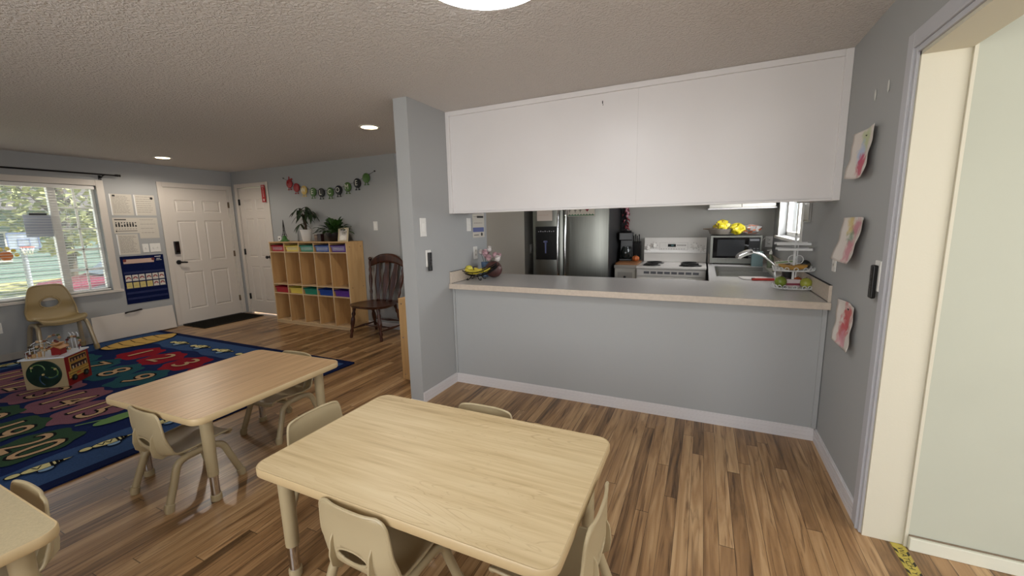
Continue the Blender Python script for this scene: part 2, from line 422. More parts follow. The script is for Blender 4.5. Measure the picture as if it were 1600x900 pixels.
# casing of the opening: flat board with an inner bead
CASE = M('casing_grey_white_paint', (184, 184, 188), .45)
mb = MB().mat(CASE)
def casing(mb, y0, y1, z1, w, x, sgn=-1):
    for (d0, d1, t) in ((0, .022, .012), (.022, .034, .020), (.034, w, .016)):
        mb.box(x, x+sgn*t, y1+d0, y1+d1, 0, z1+d1)
        mb.box(x, x+sgn*t, y0-d1, y0-d0, 0, z1+d1)
        mb.box(x, x+sgn*t, y0-d0, y1+d0, z1+d0, z1+d1)
casing(mb, .55, 2.25, 2.11, .09, XR); struct(mb, 'trim_3', bevel=.003)
# baseboards
def base_profile(mb, p0, p1, n, h=.085):
    """ribbed baseboard from p0 to p1 (2D), standing out along n"""
    p0, p1, n = Vector(p0+(0,)), Vector(p1+(0,)), Vector(n+(0,))
    for z0, z1, t in ((0, .028, .016), (.028, .031, .012), (.031, .055, .0145), (.055, .058, .011), (.058, h-.006, .013), (h-.006, h, .008)):
        mb.poly([p0+Vector((0,0,z0)), p1+Vector((0,0,z0)), p1+n*t+Vector((0,0,z0)), p0+n*t+Vector((0,0,z0))], (0, 0, z1-z0))
mb = MB().mat(TRIM); base_profile(mb, (XL+.016, YP), (XR-.016, YP), (0, -1)); struct(mb, 'baseboard_counter')
mb = MB().mat(TRIM); base_profile(mb, (XL, 2.6375), (XL, YP), (1, 0)); mb.box(XL-.13, XL, 2.6295, 2.6375, 0, .012); struct(mb, 'baseboard_stub')
mb = MB().mat(TRIM); base_profile(mb, (XR, 2.34), (XR, YP), (-1, 0)); struct(mb, 'baseboard_side')
mb = MB().mat(M('baseboard_grey_white', (170, 164, 156), .5)); base_profile(mb, (XW, -1.8), (XW, 3.415), (1, 0), .09); struct(mb, 'baseboard_front')
mb = MB().mat(TRIM); base_profile(mb, (-6.425, YF), (-3.82, YF), (0, -1)); struct(mb, 'baseboard_back')
mb = MB().mat(TRIM); base_profile(mb, (-3.82, 4.85), (XL-.13, 4.85), (0, -1)); struct(mb, 'baseboard_hall')
mb = MB().mat(M('thick_cream_board', (212, 210, 192), .5)); mb.box(XR+.155, 3.5, 2.204, 2.226, 0, .060); mb.mat(M('brown_caulk_line', (120, 104, 84), .8)).box(XR+.155, 3.5, 2.217, 2.2255, .060, .066); struct(mb, 'baseboard_side_room', bevel=.004)
# thin corner strips of the counter wall
mb = MB().mat(WALL); mb.box(XR-.03, XR-.004, YP-.012, YP, .085, .905); mb.box(XL+.002, XL+.024, YP-.012, YP, .085, .905); struct(mb, 'trim_4', bevel=.002)

# soffit (back of the upper cabinets) with its trim frame and seam
SZ = 1.575
mb = MB().mat(SOFW)
mb.box(XL, XR, YP+.01, YP+.34, SZ+.02, H); mb.mat(M('soffit_seam', (188, 184, 180), .6)); mb.box(-.4648, -.4636, YP+.0094, YP+.0101, SZ+.02, H-.04); mb.mat(SOFW)
mb.box(XL, XR, YP+.016, YP+.34, SZ+.012, SZ+.02)
struct(mb, 'ceiling_soffit')
mb = MB().mat(SOFW)
fy = YP-.008
mb.box(XL, XL+.036, fy, YP+.01, SZ, H-.001); mb.box(XR-.04, XR, fy, YP+.01, SZ, H-.001)
mb.box(XL+.036, XR-.04, fy, YP+.01, H-.04, H-.001); mb.box(XL+.036, XR-.04, YP-.002, YP+.016, SZ, SZ+.014)
mb.box(XL, XL+.16, YP, YP+.34, SZ, SZ+.012); mb.box(XR-.16, XR, YP, YP+.34, SZ, SZ+.012)
struct(mb, 'trim_5', bevel=.003)
mb = MB().mat(INKD); mb.box(-.720, -.714, YP+.0085, YP+.0105, 2.33, 2.35); mb.box(-.716, -.712, YP+.0085, YP+.0105, 2.318, 2.327)
struct(mb, 'trim_6')

# front window: casing, frame, muntins, glass, sill
mb = MB().mat(DOORW)
for (a, b, c, d) in ((WY0-.08, WY0, WZ0-.02, WZ1+.075), (WY1, WY1+.08, WZ0-.02, WZ1+.075), (WY0, WY1, WZ1, WZ1+.075)): mb.box(XW, XW+.02, a, b, c, d)
mb.box(XW-.10, XW+.045, WY0-.1, WY1+.1, WZ0-.035, WZ0-.003)
w1 = struct(mb, 'window_1', bevel=.004)
mb = MB().mat(WHITE); xg0, xg1 = XW-.115, XW-.06
mb.box(xg0, xg1, WY0, WY0+.03, WZ0, WZ1); mb.box(xg0, xg1, WY1-.03, WY1, WZ0, WZ1); mb.box(xg0, xg1, WY0, WY1, WZ1-.03, WZ1); mb.box(xg0, xg1, WY0, WY1, WZ0, WZ0+.04)
for y in (.96, 2.33): mb.box(xg0, xg1+.01, y-.035, y+.04, WZ0, WZ1)
for (ya, yb) in ((.64, .92), (2.375, 2.71)):
    mb.box(xg0+.02, xg0+.035, (ya+yb)/2-.012, (ya+yb)/2+.012, WZ0, WZ1)
    for k in range(1, 5):
        z = WZ0+.03+k*(WZ1-WZ0-.05)/5; mb.box(xg0+.02, xg0+.035, ya, yb, z-.012, z+.012)
mb.build('window_frame', w1, bevel=.003)
mb = MB().mat(GLASS); mb.box(XW-.092, XW-.088, WY0, WY1, WZ0, WZ1); mb.build('window_pane', w1)
# kitchen window
mb = MB().mat(WHITE); xk = XR
mb.box(xk-.012, xk, KY0-.05, KY0, KZ0-.03, KZ1+.05); mb.box(xk-.012, xk, KY1, KY1+.05, KZ0-.03, KZ1+.05); mb.box(xk-.012, xk, KY0, KY1, KZ1, KZ1+.05)
mb.box(xk-.04, xk+.1, KY0-.06, KY1+.06, KZ0-.03, KZ0-.002)
w2 = struct(mb, 'window_2', bevel=.003)
mb = MB().mat(WHITE)
mb.box(xk+.06, xk+.1, KY0, KY0+.04, KZ0, KZ1); mb.box(xk+.06, xk+.1, KY1-.04, KY1, KZ0, KZ1); mb.box(xk+.06, xk+.1, 4.68, 4.75, KZ0, KZ1); mb.box(xk+.06, xk+.1, KY0, KY1, KZ0, KZ0+.04); mb.box(xk+.06, xk+.1, KY0, KY1, KZ1-.04, KZ1)
mb.build('window_frame', w2, bevel=.002)
mb = MB().mat(GLASS); mb.box(xk+.078, xk+.082, KY0, KY1, KZ0, KZ1); mb.build('window_pane', w2)

# six-panel doors (built facing -y, hinged on local x = w or 0)
def six_panel(w, h):
    mb = MB().mat(DOORW); t = .035
    cols = ((.13*w+.005, .44*w), (.56*w, .87*w-.005)); rows = ((.10*h, .385*h), (.46*h, .765*h), (.825*h, .915*h))
    xs = [0, cols[0][0], cols[0][1], cols[1][0], cols[1][1], w]; zs = [0, rows[0][0], rows[0][1], rows[1][0], rows[1][1], rows[2][0], rows[2][1], h]
    for i in range(5):
        for j in range(7):
            x0, x1, z0, z1 = xs[i], xs[i+1], zs[j], zs[j+1]
            if i in (1, 3) and j in (1, 3, 5):
                a = .014; b = .034
                def ring(q, y): return [(x0+q, y, z0+q), (x1-q, y, z0+q), (x1-q, y, z1-q), (x0+q, y, z1-q)]
                R = [ring(0, 0), ring(a, .009), ring(a+.006, .009), ring(b, .002)]
                V = [[mb.v(p) for p in r] for r in R]
                for A, B in zip(V, V[1:]):
                    for k in range(4): mb.f([A[k], A[(k+1) % 4], B[(k+1) % 4], B[k]])
                mb.f(V[-1])
            else: mb.f([mb.v(p) for p in ((x0, 0, z0), (x1, 0, z0), (x1, 0, z1), (x0, 0, z1))])
    bmesh.ops.remove_doubles(mb.bm, verts=mb.bm.verts, dist=1e-5)
    mb.box(0, w, .0095, t, 0, h)
    return mb
def door_casing(name, x0, x1, z1, w=.065):
    mb = MB().mat(DOORW)
    mb.box(x0-w, x0, -.018, 0, 0, z1+w); mb.box(x1, x1+w, -.018, 0, 0, z1+w); mb.box(x0, x1, -.018, 0, z1, z1+w)
    mb.box(x0-w, x0-w+.012, -.024, 0, 0, z1+w); mb.box(x1+w-.012, x1+w, -.024, 0, 0, z1+w)
    return mb
# entrance door in the front wall (x local = +y world)
d1 = six_panel(.91, 2.105).build('door_1', None); d1['kind'] = 'structure'
d1.location = (XW-.012, 3.505, .02); d1.rotation_euler = (0, 0, RL)
mb = door_casing('c', -.015, .925, 2.115); mb.mat(DOORW); mb.box(-.015, -.002, -.01, .12, -.02, 2.115); mb.box(.912, .925, -.01, .12, -.02, 2.115); mb.box(-.015, .925, -.01, .12, 2.107, 2.115)
mb.mat(DARKM).box(-.0, .91, -.03, .12, -.02, -.002)
mb.build('door_frame', d1, bevel=.002)
mb = MB().mat(BLACK); mb.box(.035, .10, -.03, -.001, 1.10, 1.295); mb.mat(M('keypad_glass', (8, 8, 10), .1)).box(.04, .095, -.033, -.03, 1.125, 1.29); mb.build('keypad_lock', d1, bevel=.004)
mb = MB().mat(BLACK); mb.lathe([(.034, -.012), (.034, -.001)], (.068, 0, .972), 18, axis='y'); mb.tube([(.068, -.01, .972), (.068, -.055, .972)], .011); mb.tube(smooth_path([(.068, -.055, .972), (.11, -.06, .97), (.165, -.055, .965)]), [.013]*10+[.008], 10); mb.build('door_handle', d1)
for z in (.22, 1.0, 1.82):
    mb = MB().mat(M('worn_brass_hinge', (120, 104, 84), .4, .7)); mb.box(.905, .922, -.016, -.001, z, z+.095); mb.tube([(.918, -.02, z), (.918, -.02, z+.095)], .007, 8); mb.build('hinge', d1)
# closet door in the back wall
d2 = six_panel(.715, 2.135).build('door_2', None); d2['kind'] = 'structure'
d2.location = (-7.225, YF+.012, .02)
mb = door_casing('c', -.01, .725, 2.145); mb.mat(DOORW); mb.box(-.01, -.002, -.01, .12, -.02, 2.14); mb.box(.717, .725, -.01, .12, -.02, 2.14)
mb.build('door_frame', d2, bevel=.002)
mb = MB().mat(BLACK); mb.lathe([(.026, -.008), (.026, -.001)], (.625, 0, .985), 16, axis='y'); mb.tube([(.625, -.008, .985), (.625, -.04, .985)], .01, 8); mb.lathe([(.0, -.07), (.02, -.068), (.028, -.055), (.024, -.042), (.01, -.038)], (.625, 0, .985), 16, axis='y'); mb.build('door_knob', d2)
for z in (.24, 1.02, 1.86):
    mb = MB().mat(BLACK); mb.box(-.009, .012, -.014, -.001, z, z+.10); mb.tube([(-.004, -.018, z), (-.004, -.018, z+.1)], .007, 8); mb.build('hinge', d2)

# ================================================================ TABLES
def rrect(x0, x1, y0, y1, r, n=7):
    out = []
    for cx, cy_, a0 in ((x1-r, y1-r, 0), (x0+r, y1-r, PI/2), (x0+r, y0+r, PI), (x1-r, y0+r, 1.5*PI)):
        for k in range(n+1):
            a = a0+PI/2*k/n; out.append((cx+r*math.cos(a), cy_+r*math.sin(a)))
    return out
EDGET = M('tan_table_edge', (196, 172, 130), .45)
def make_table(name, label, loc, w, d, h, rz=0., leg_in=.085, grain=None, rad=.06, group=None, top=None):
    t = thing(name, label, 'table', loc, rz, group)
    T = .036
    mb = MB().mat(top or MAPLE); o = rrect(-w/2+.006, w/2-.006, -d/2+.006, d/2-.006, rad-.006)
    mb.poly([(x, y, h-T+.004) for x, y in o], (0, 0, T-.004)); mb.build('tabletop', t)
    mb = MB().mat(EDGET); loops = []
    for off, z in ((.0062, h), (.002, h+.0012), (-.001, h-.003), (-.001, h-T+.006), (.003, h-T), (.02, h-T), (.02, h-T+.004)):
        loops.append([mb.v((x, y, z)) for x, y in rrect(-w/2+off, w/2-off, -d/2+off, d/2-off, max(rad-off, .02))])
    for A, B in zip(loops, loops[1:]):
        for k in range(len(A)): mb.f([A[k], B[k], B[(k+1) % len(A)], A[(k+1) % len(A)]], True)
    mb.build('edge_band', t)
    for sx in (-1, 1):
        for sy_ in (-1, 1):
            lx, ly = sx*(w/2-leg_in), sy_*(d/2-leg_in)
            mb = MB().mat(TAUPEF); mb.lathe([(.031, h-T), (.031, h-T-.03), (.027, .155), (.0265, .15)], (lx, ly, 0), 20); mb.mat(TAUPEF).lathe([(.04, h-T-.004), (.04, h-T)], (lx, ly, 0), 20)
            lg = mb.build('leg', t)
            mb = MB().mat(CHROME); mb.lathe([(.0215, .03), (.0215, .152)], (lx, ly, 0), 18); mb.build('leg_insert', lg)
            mb = MB().mat(TAUPEF); mb.lathe([(.02, 0), (.026, .003), (.0275, .02), (.0265, .036), (.022, .038)], (lx, ly, 0), 18); mb.build('foot', lg)
    return t
TH = .535
MAPLE2 = grain_material('tan_laminate', [(176, 140, 100), (192, 156, 114), (204, 168, 124), (210, 176, 134)], (44, 2.2, 14), .36, .5)
make_table('activity_table', 'low maple laminate table in front of the kitchen counter, with swirling grain', (-.968, 1.306, 0), 1.29, .775, TH)
make_table('activity_table', 'low maple table beside the blue rug with a chair at each end', (-2.715, 1.525, 0), .855, .965, TH, math.radians(2.5), top=MAPLE2, leg_in=.11)
make_table('activity_table', 'low beige table of which only one corner shows, before the rug border', (-2.47, .09, 0), 1.24, .75, TH, top=M('beige_speckled_laminate', (192, 176, 140), .5, var=.1, vscale=160))

# ================================================================ CHILD CHAIRS
def make_chair(name, label, cat='chair', loc=(0,0,0), rz=0., group=None, k=1., kw=1., hole='slot', smooth_back=True, cast=None, frame=None, caps=True, thick=.007, kd=None):
    kd = kd or k
    """moulded shell chair facing -y; k scales the height and depth, kw the width"""
    t = thing(name, label, cat, loc, rz, group)
    SH = cast or TAUPE; FR = frame or TAUPEF
    tab = [(-.172, .252, .140), (-.178, .268, .152), (-.165, .280, .160), (-.09, .281, .166), (.0, .272, .168), (.07, .268, .167), (.128, .276, .168),
           (.160, .302, .170), (.172, .350, .170), (.172, .398, .167), (.170, .446, .163), (.172, .487, .158), (.175, .509, .152), (.177, .523, .141), (.178, .530, .116)]
    if hole != 'slot': tab = tab[:9] + [(.155, .405, .155), (.163, .455, .142), (.173, .495, .128), (.180, .520, .114), (.184, .533, .098), (.186, .540, .070)]
    def pt(u, v, off=0.):
        y, z, hw = interp(tab, v)
        s = 2*u-1; x = s*hw
        back = min(max((v-.40)/.16, 0), 1); seat = 1-back
        low = math.exp(-((v-.50)/.12)**2)
        y2 = y - back*(.012+.006*low)*abs(s)**3 - .022*low*abs(s)**9
        z2 = z + seat*(.016*abs(s)**3 - .006*(1-s*s))
        return Vector((x*kw, y2*kd, z2*k))
    HV = .572
    def in_hole(u, v):
        if hole == 'slot':
            a = (2*u-1)/.42; b = (v-HV)/.036
            return a*a+b*b < 1
        a = (2*u-1)/.44; b = (v-.64)/.055
        return a*a+b*b < 1
    mb = MB().mat(SH); mb.grid(pt, 40, 56, in_hole)
    shell = mb.build('seat_shell', t, solid=thick*k)
    # rolled rim of the shell and rim of the hand hole
    n = 26
    path = [pt(0, i/n) for i in range(n+1)] + [pt(i/14, 1) for i in range(1, 14)] + [pt(1, 1-i/n) for i in range(n+1)] + [pt(1-i/10, 0) for i in range(1, 10)]
    mb = MB().mat(SH); mb.tube(path, .0062*k, 8, closed=True); mb.build('shell_rim', shell)
    hv, hr = (HV, .036) if hole == 'slot' else (.64, .055)
    mb = MB().mat(SH); mb.tube([pt(.5+.21*math.cos(a), hv+hr*1.03*math.sin(a)) for a in [2*PI*i/32 for i in range(32)]], .0052*k, 8, closed=True); mb.build('hand_hole_rim', shell)
    if hole == 'slot':
        for s in (-1, 1):   # moulded ribs behind the backrest
            x = s*.092*kw
            mb = MB().mat(SH)
            prof = [(.172, .415), (.186, .39), (.193, .335), (.186, .290), (.150, .258), (.11, .270)]
            a = [(x-.004, y*k, z*k) for y, z in prof]; mb.poly(a, (.008, 0, 0)); mb.build('rib', shell, bevel=.002)
    for s in (-1, 1):
        for f, yy in ((-1, -.188), (1, .188)):
            foot = Vector((s*.186*kw, yy*kd, .02*k))
            pts = smooth_path([foot, (s*.174*kw, (yy-f*.045)*kd, .15*k), (s*.166*kw, (yy-f*.072)*kd, .222*k), (s*.162*kw, (yy-f*.115)*kd, .247*k), (s*.16*kw, 0, .250*k)], 5)
            r = .0188*(k**.3)
            mb = MB().mat(FR); mb.tube(pts, r, 14); lg = mb.build('leg', t)
            mb = MB().mat(FR if caps else SH); d = (pts[2]-pts[0]).normalized(); mb.tube([foot-Vector((0, 0, .02*k)), foot, foot+d*.022*k, foot+d*.0225*k], [r*1.12, r*1.28, r*1.25, r*1.0], 14); mb.build('foot', lg)
    mb = MB().mat(FR)
    for yy in (-.075, .065): mb.tube([(-.16*kw, yy*kd, .249*k), (.16*kw, yy*kd, .249*k)], .011*k, 10)
    mb.build('seat_crossbar', t)
    return t
G = 'small taupe chairs at the low tables'
ch = make_chair('toddler_chair', 'small taupe chair at the rug-side table, its shell back turned to the bee border', loc=(-2.69, 1.195, 0), rz=PI-.02, group=G)
copy_thing(ch, (-2.80, 1.885, 0), 0.03, 'small taupe chair at the rug-side table, on the end toward the cubby shelf')
copy_thing(ch, (-1.645, 1.385, 0), PI/2, 'taupe chair between the two maple tables, only its backrest showing over the tabletop')
copy_thing(ch, (-1.0, 1.60, 0), 0.0, 'taupe chair behind the swirl-grained table, facing away from the kitchen counter')
copy_thing(ch, (-1.045, 1.066, 0), PI-.03, 'taupe chair at the swirl-grained table showing its whole ribbed shell back')
copy_thing(ch, (-.446, 1.255, 0), -PI/2, 'taupe chair seen edge-on at the table end facing the doorway')
copy_thing(ch, (-2.265, .335, 0), 0.0, 'taupe chair beyond the cropped table corner, its rounded top against the rug')

# ================================================================ ADULT SHELL CHAIR by the window
BIG = M('tan_shell_plastic', (158, 138, 98), .4)
make_chair('shell_chair', 'full-size tan plastic shell chair with oval hole in its back, under the front window', 'chair', (-7.125, 2.09, .0145), RL, None, k=1.55, kw=1.28, kd=1.0, hole='oval', cast=BIG, frame=M('tan_metal_tube', (176, 160, 132), .35, .3), caps=False)

# ================================================================ RUG
def text_rot(mb, s, size, x, y, z, xd, yd, spread=1.): mb.text(s, size, (x, y, z), xd, yd, spread)
NAVY = M('rug_navy_pile', (18, 34, 80), .95, spec=.1, var=.25, vscale=120)
BAND = M('rug_slate_blue_pile', (52, 78, 120), .95, spec=.1, var=.18, vscale=120)
EDGEB = M('rug_dark_blue_border', (14, 27, 66), .95, spec=.1, var=.2, vscale=150)
RED = M('rug_red_pile', (138, 22, 38), .95, spec=.1, var=.2, vscale=120)
TEAL = M('rug_teal_pile', (34, 80, 90), .95, spec=.1, var=.2, vscale=120)
MAUVE = M('rug_mauve_pile', (126, 84, 96), .95, spec=.1, var=.2, vscale=120)
GREEN = M('rug_olive_green_pile', (48, 74, 52), .95, spec=.1, var=.2, vscale=120)
SAND = M('rug_sand_pile', (190, 158, 122), .95, spec=.1, var=.12, vscale=120)
CREAMP = M('rug_cream_pile', (214, 206, 150), .95, spec=.1, var=.12, vscale=120)
BLK = M('rug_black_pile', (16, 16, 20), .95, spec=.1)
WING = M('rug_pale_blue_pile', (130, 160, 190), .95, spec=.1)
GOLD = M('rug_gold_pile', (200, 166, 96), .95, spec=.1)
LEAFG = M('rug_leaf_green_pile', (104, 138, 84), .95, spec=.1)
PINKP = M('rug_pink_pile', (190, 100, 120), .95, spec=.1)
RX0, RX1, RY0, RY1 = -7.33, -3.40, .42, 3.17
mb = MB().mat(EDGEB)
o = rrect(RX0, RX1, RY0, RY1, .02, 3); mb.poly([(x, y, .001) for x, y in o], (0, 0, .011))
lay = [.0122]
def sheet(mat, pts, dz=.0003):
    mb.mat(mat); lay[0] += dz; mb.poly([(x, y, lay[0]) for x, y in pts])
sheet(BAND, [(x, y) for x, y in rrect(RX0+.08, RX1-.08, RY0+.08, RY1-.08, .02, 3)])
# wavy navy field
def wavy(x0, x1, y0, y1, amp, n):
    pts = []
    def side(a, b, nx, ny):
        L_ = math.dist(a, b); m = max(8, int(L_*26))
        for k in range(m):
            t = k/m; w = amp*(math.sin(t*L_*7.5+a[0]*3)*.6+.4*math.sin(t*L_*15+1))
            pts.append((a[0]+(b[0]-a[0])*t+nx*w, a[1]+(b[1]-a[1])*t+ny*w))
    side((x0, y0), (x1, y0), 0, 1); side((x1, y0), (x1, y1), 1, 0); side((x1, y1), (x0, y1), 0, 1); side((x0, y1), (x0, y0), 1, 0)
    return pts
sheet(NAVY, wavy(RX0+.42, RX1-.47, RY0+.30, RY1-.46, .035, 0))
def blob(cx, cy_, rx, ry, seed, a=.16):
    R_ = random.Random(seed); ph = [R_.uniform(0, 6.28) for _ in range(3)]
    pts = []
    for i in range(64):
        t = 2*PI*i/64
        w = 1+a*.45*math.sin(7*t+ph[0])+a*.3*math.sin(4*t+ph[1])
        c_, s_ = math.cos(t), math.sin(t)
        # pointed towards +y and -y like a leaf
        sq = abs(c_)**.75*(1 if c_ > 0 else -1)
        pts.append((cx+rx*sq*w*(1-.25*abs(s_)**3), cy_+ry*s_*w*1.02))
    return pts
rows = [(2.43, RED, 1, -6.14, .485, .22), (1.97, TEAL, 6, -6.56, .485, .235), (1.44, MAUVE, 11, -6.52, .49, .27), (.97, GREEN, 16, -6.30, .53, .25)]
for (yy, mt, n0, x0, dx, ry) in rows:
    for i in range(5):
        x = x0+dx*i
        if x > RX1-.6: continue
        sheet(mt, blob(x, yy, .235, ry, n0+i))
lay[0] += .0003
def number(s, x, y, size, z):
    sp = 1.25 if len(s) == 1 else .92
    if n_outline:
        mb.mat(BLK)
        for k in range(10):
            a = 2*PI*k/10; mb.text(s, size, (x+.013*math.cos(a), y+.017*math.sin(a), z+.00004*k), (1, 0, 0), (0, 1, 0), sp)
    mb.mat(SAND); mb.text(s, size, (x, y, z+.0009), (1, 0, 0), (0, 1, 0), sp)
for (yy, mt, n0, x0, dx, ry) in rows:
    for i in range(5):
        n_outline = n0 > 5
        x = x0+dx*i
        if x > RX1-.6: continue
        number(str(n0+i), x, yy-.01, .36 if n0+i < 10 else .40, lay[0])
# hive at the top corner
lay[0] += .0012
sheet(BLK, [(x*1.0, y) for x, y in blob(-6.80, 2.72, .25, .40, 99, .05)]); sheet(GOLD, blob(-6.80, 2.72, .235, .385, 99, .05))
for k in range(5):
    y = 2.42+.13*k; mb.mat(BLK); lay[0] += .00005; mb.poly([(-7.0, y, lay[0]+.0003), (-6.80, y-.03, lay[0]+.0003), (-6.60, y, lay[0]+.0003), (-6.60, y+.012, lay[0]+.0003), (-6.80, y-.018, lay[0]+.0003), (-7.0, y+.012, lay[0]+.0003)])
# bees with the alphabet along two borders
def bee(cx, cy_, ang, letter, sc=1.):
    c_, s_ = math.cos(ang), math.sin(ang)
    def q(pts): return [(cx+(x*c_-y*s_)*sc, cy_+(x*s_+y*c_)*sc) for x, y in pts]
    def el(x, y, a, b, n=20): return q([(x+a*math.cos(2*PI*k/n), y+b*math.sin(2*PI*k/n)) for k in range(n)])
    z0 = lay[0]
    def sh(m, pts, z): mb.mat(m); mb.poly([(x, y, z0+z) for x, y in pts])
    sh(BLK, el(.02, -.075, .055, .05), .0002); sh(WING, el(.02, -.075, .046, .041), .0004)
    sh(BLK, el(0, 0, .125, .062), .0006); sh(CREAMP, el(0, 0, .112, .052), .0008)
    for x in (.055, .088): sh(BLK, q([(x, -.05), (x+.018, -.045), (x+.018, .045), (x, .05)]), .001)
    sh(BLK, q([(.11, -.03), (.20, -.002), (.20, .004), (.11, .03)]), .0006); sh(CREAMP, q([(.135, -.012), (.19, 0), (.135, .012)]), .0009)
    sh(BLK, el(-.155, 0, .052, .046), .0006); sh(CREAMP, el(-.155, 0, .042, .037), .0008)
    mb.mat(BLK); mb.text(letter, .10*sc, (cx-(.02*c_)*sc, cy_-(.02*s_)*sc, z0+.0011), (c_, s_, 0), (-s_, c_, 0), 1.1)
AL = 'ABCDEFGHIJKLMNOPQRSTUVWXYZ'
for i in range(6): bee(-6.17+.46*i, 2.875, .12, AL[i], .9)
for i in range(7): bee(-3.73, .89+.33*i, PI/2-.15, 'VWUTSRQ'[i], .74)
for i in range(6): bee(-6.9+.5*i, .58, 0, AL[12+i])
for i in range(4): bee(-7.08, .85+.38*i, PI/2, AL[25-i])
sheet(LEAFG, [(-4.16+.07*math.cos(t)*1.0, 1.44+.15*math.sin(t)) for t in [2*PI*i/24 for i in range(24)]])
sheet(LEAFG, [(-4.30, 1.24), (-4.285, 1.23), (-4.09, 1.62), (-4.10, 1.64)])
sheet(PINKP, [(-4.13+.07*math.cos(t), 1.77+.07*math.sin(t)) for t in [2*PI*i/24 for i in range(24)]])
single(mb, 'area_rug', 'large navy alphabet and number rug with bees and a hive', 'rug')

# dark doormat
mb = MB().mat(M('charcoal_mat_ribs', (34, 31, 26), .95, spec=.1, var=.3, vscale=90))
mb.poly([(x, y, .001) for x, y in rrect(-7.355, -6.80, 3.50, 4.44, .015, 3)], (0, 0, .008))
for k in range(26): mb.box(-7.33+k*.02, -7.32+k*.02, 3.53, 4.41, .009, .012)
mb.mat(M('mat_rubber_edge', (22, 20, 18), .8)).box(-7.355, -7.335, 3.50, 4.44, .001, .0125); mb.box(-6.82, -6.80, 3.515, 4.425, .001, .0125)
single(mb, 'doormat', 'dark charcoal doormat in front of the white entrance door', 'mat')

# ================================================================ CUBBY SHELF with trays
CX0, CX1, CY0, CY1, CH = -6.115, -4.487, 4.20, 4.505, 1.275
cub = thing('cubby_shelf', 'birch cubby shelf with ten compartments and rows of coloured trays, against the back wall', 'shelf', (CX0, CY0, 0))
cw, cd = CX1-CX0, CY1-CY0
mb = MB().mat(BIRCH); mb.box(0, .016, 0, cd, 0, CH-.016); mb.mat(EDGE).box(0, .016, -.0015, 0, 0, CH-.016); mb.build('side_panel', cub, bevel=.002)
mb = MB().mat(BIRCH); mb.box(cw-.018, cw, 0, cd, 0, CH-.016); mb.mat(EDGE).box(cw-.018, cw, -.0015, 0, 0, CH-.016)
mb.mat(DARKM)
for z in (.08, .62, 1.2):
    for y in (.05, cd-.05): mb.lathe([(.006, 0), (.006, .002)], (cw, y, z), 8, axis='x')
mb.build('side_panel', cub, bevel=.001)
mb = MB().mat(BIRCH); mb.box(-.004, cw+.004, -.004, cd, CH-.016, CH); mb.build('top_panel', cub, bevel=.003)
mb = MB().mat(BIRCH); mb.box(.016, cw-.018, cd-.01, cd-.002, .03, CH-.016); mb.build('back_panel', cub)
mb = MB().mat(EDGE); mb.box(.016, cw-.018, .0, cd-.01, .035, .052); mb.box(.016, cw-.018, .008, .022, 0, .035); mb.build('bottom_panel', cub, bevel=.001)
for z in (.487, .628, 1.128):
    mb = MB().mat(EDGE); mb.box(.016, cw-.018, .0, cd-.01, z-.014, z); mb.build('shelf', cub, bevel=.001)
cell = (cw-.034)/5
for i in range(1, 5):
    x = .016+cell*i-.007
    for z0, z1 in ((.052, .473), (.487, .614), (.628, 1.114), (1.128, CH-.016)):
        mb = MB().mat(BIRCH); mb.box(x, x+.014, .001, cd-.01, z0, z1); mb.mat(EDGE).box(x, x+.014, -.0003, .001, z0, z1); mb.build('divider', cub)
TC = [('red', (170, 26, 44)), ('yellow', (222, 198, 84)), ('green', (30, 130, 104)), ('blue', (26, 66, 150)), ('purple', (92, 52, 140))]
for row, z in (('upper', 1.1295), ('lower', .4885)):
    for i, (cn, rgb) in enumerate(TC):
        pm = M('tray_%s_plastic' % cn, rgb, .3)
        x = CX0+.016+cell*i+.012+(.003 if i else 0); w = cell-.03
        mb = MB().mat(pm); h = .098
        t = thing('storage_tray', '%s plastic tray in the %s row of the birch cubby shelf' % (cn, row), 'tray', (x+w/2, CY0+.008, z), 0, 'coloured trays in the cubby shelf')
        a, b_ = w/2-.016, w/2-.006
        bot = [(-a, .012, .001), (a, .012, .001), (a, .24, .001), (-a, .24, .001)]; top = [(-b_, .004, h), (b_, .004, h), (b_, .25, h), (-b_, .25, h)]
        ti = [(-b_+.005, .009, h), (b_-.005, .009, h), (b_-.005, .245, h), (-b_+.005, .245, h)]; bi = [(-a+.005, .016, .006), (a-.005, .016, .006), (a-.005, .235, .006), (-a+.005, .235, .006)]
        R_ = [[mb.v(p) for p in q] for q in (bot, top, ti, bi)]
        mb.f(list(reversed(R_[0]))); mb.f(R_[3])
        for A, B in zip(R_, R_[1:]):
            for k in range(4): mb.f([A[k], A[(k+1) % 4], B[(k+1) % 4], B[k]])
        mb.build('tray_body', t, bevel=.002)
        mb = MB().mat(pm); mb.box(-w/2, w/2, -.006, .008, h-.012, h); mb.box(-w/2, w/2, -.006, -.003, h-.024, h); mb.build('rim', t, bevel=.0015)
        if row == 'upper':
            mb = MB().mat(M('clear_label_film', (225, 228, 232), .08, alpha=.14)); mb.box(-w/2+.04, w/2-.03, .0005, .0035, .02, h-.03); mb.build('label_holder', t)

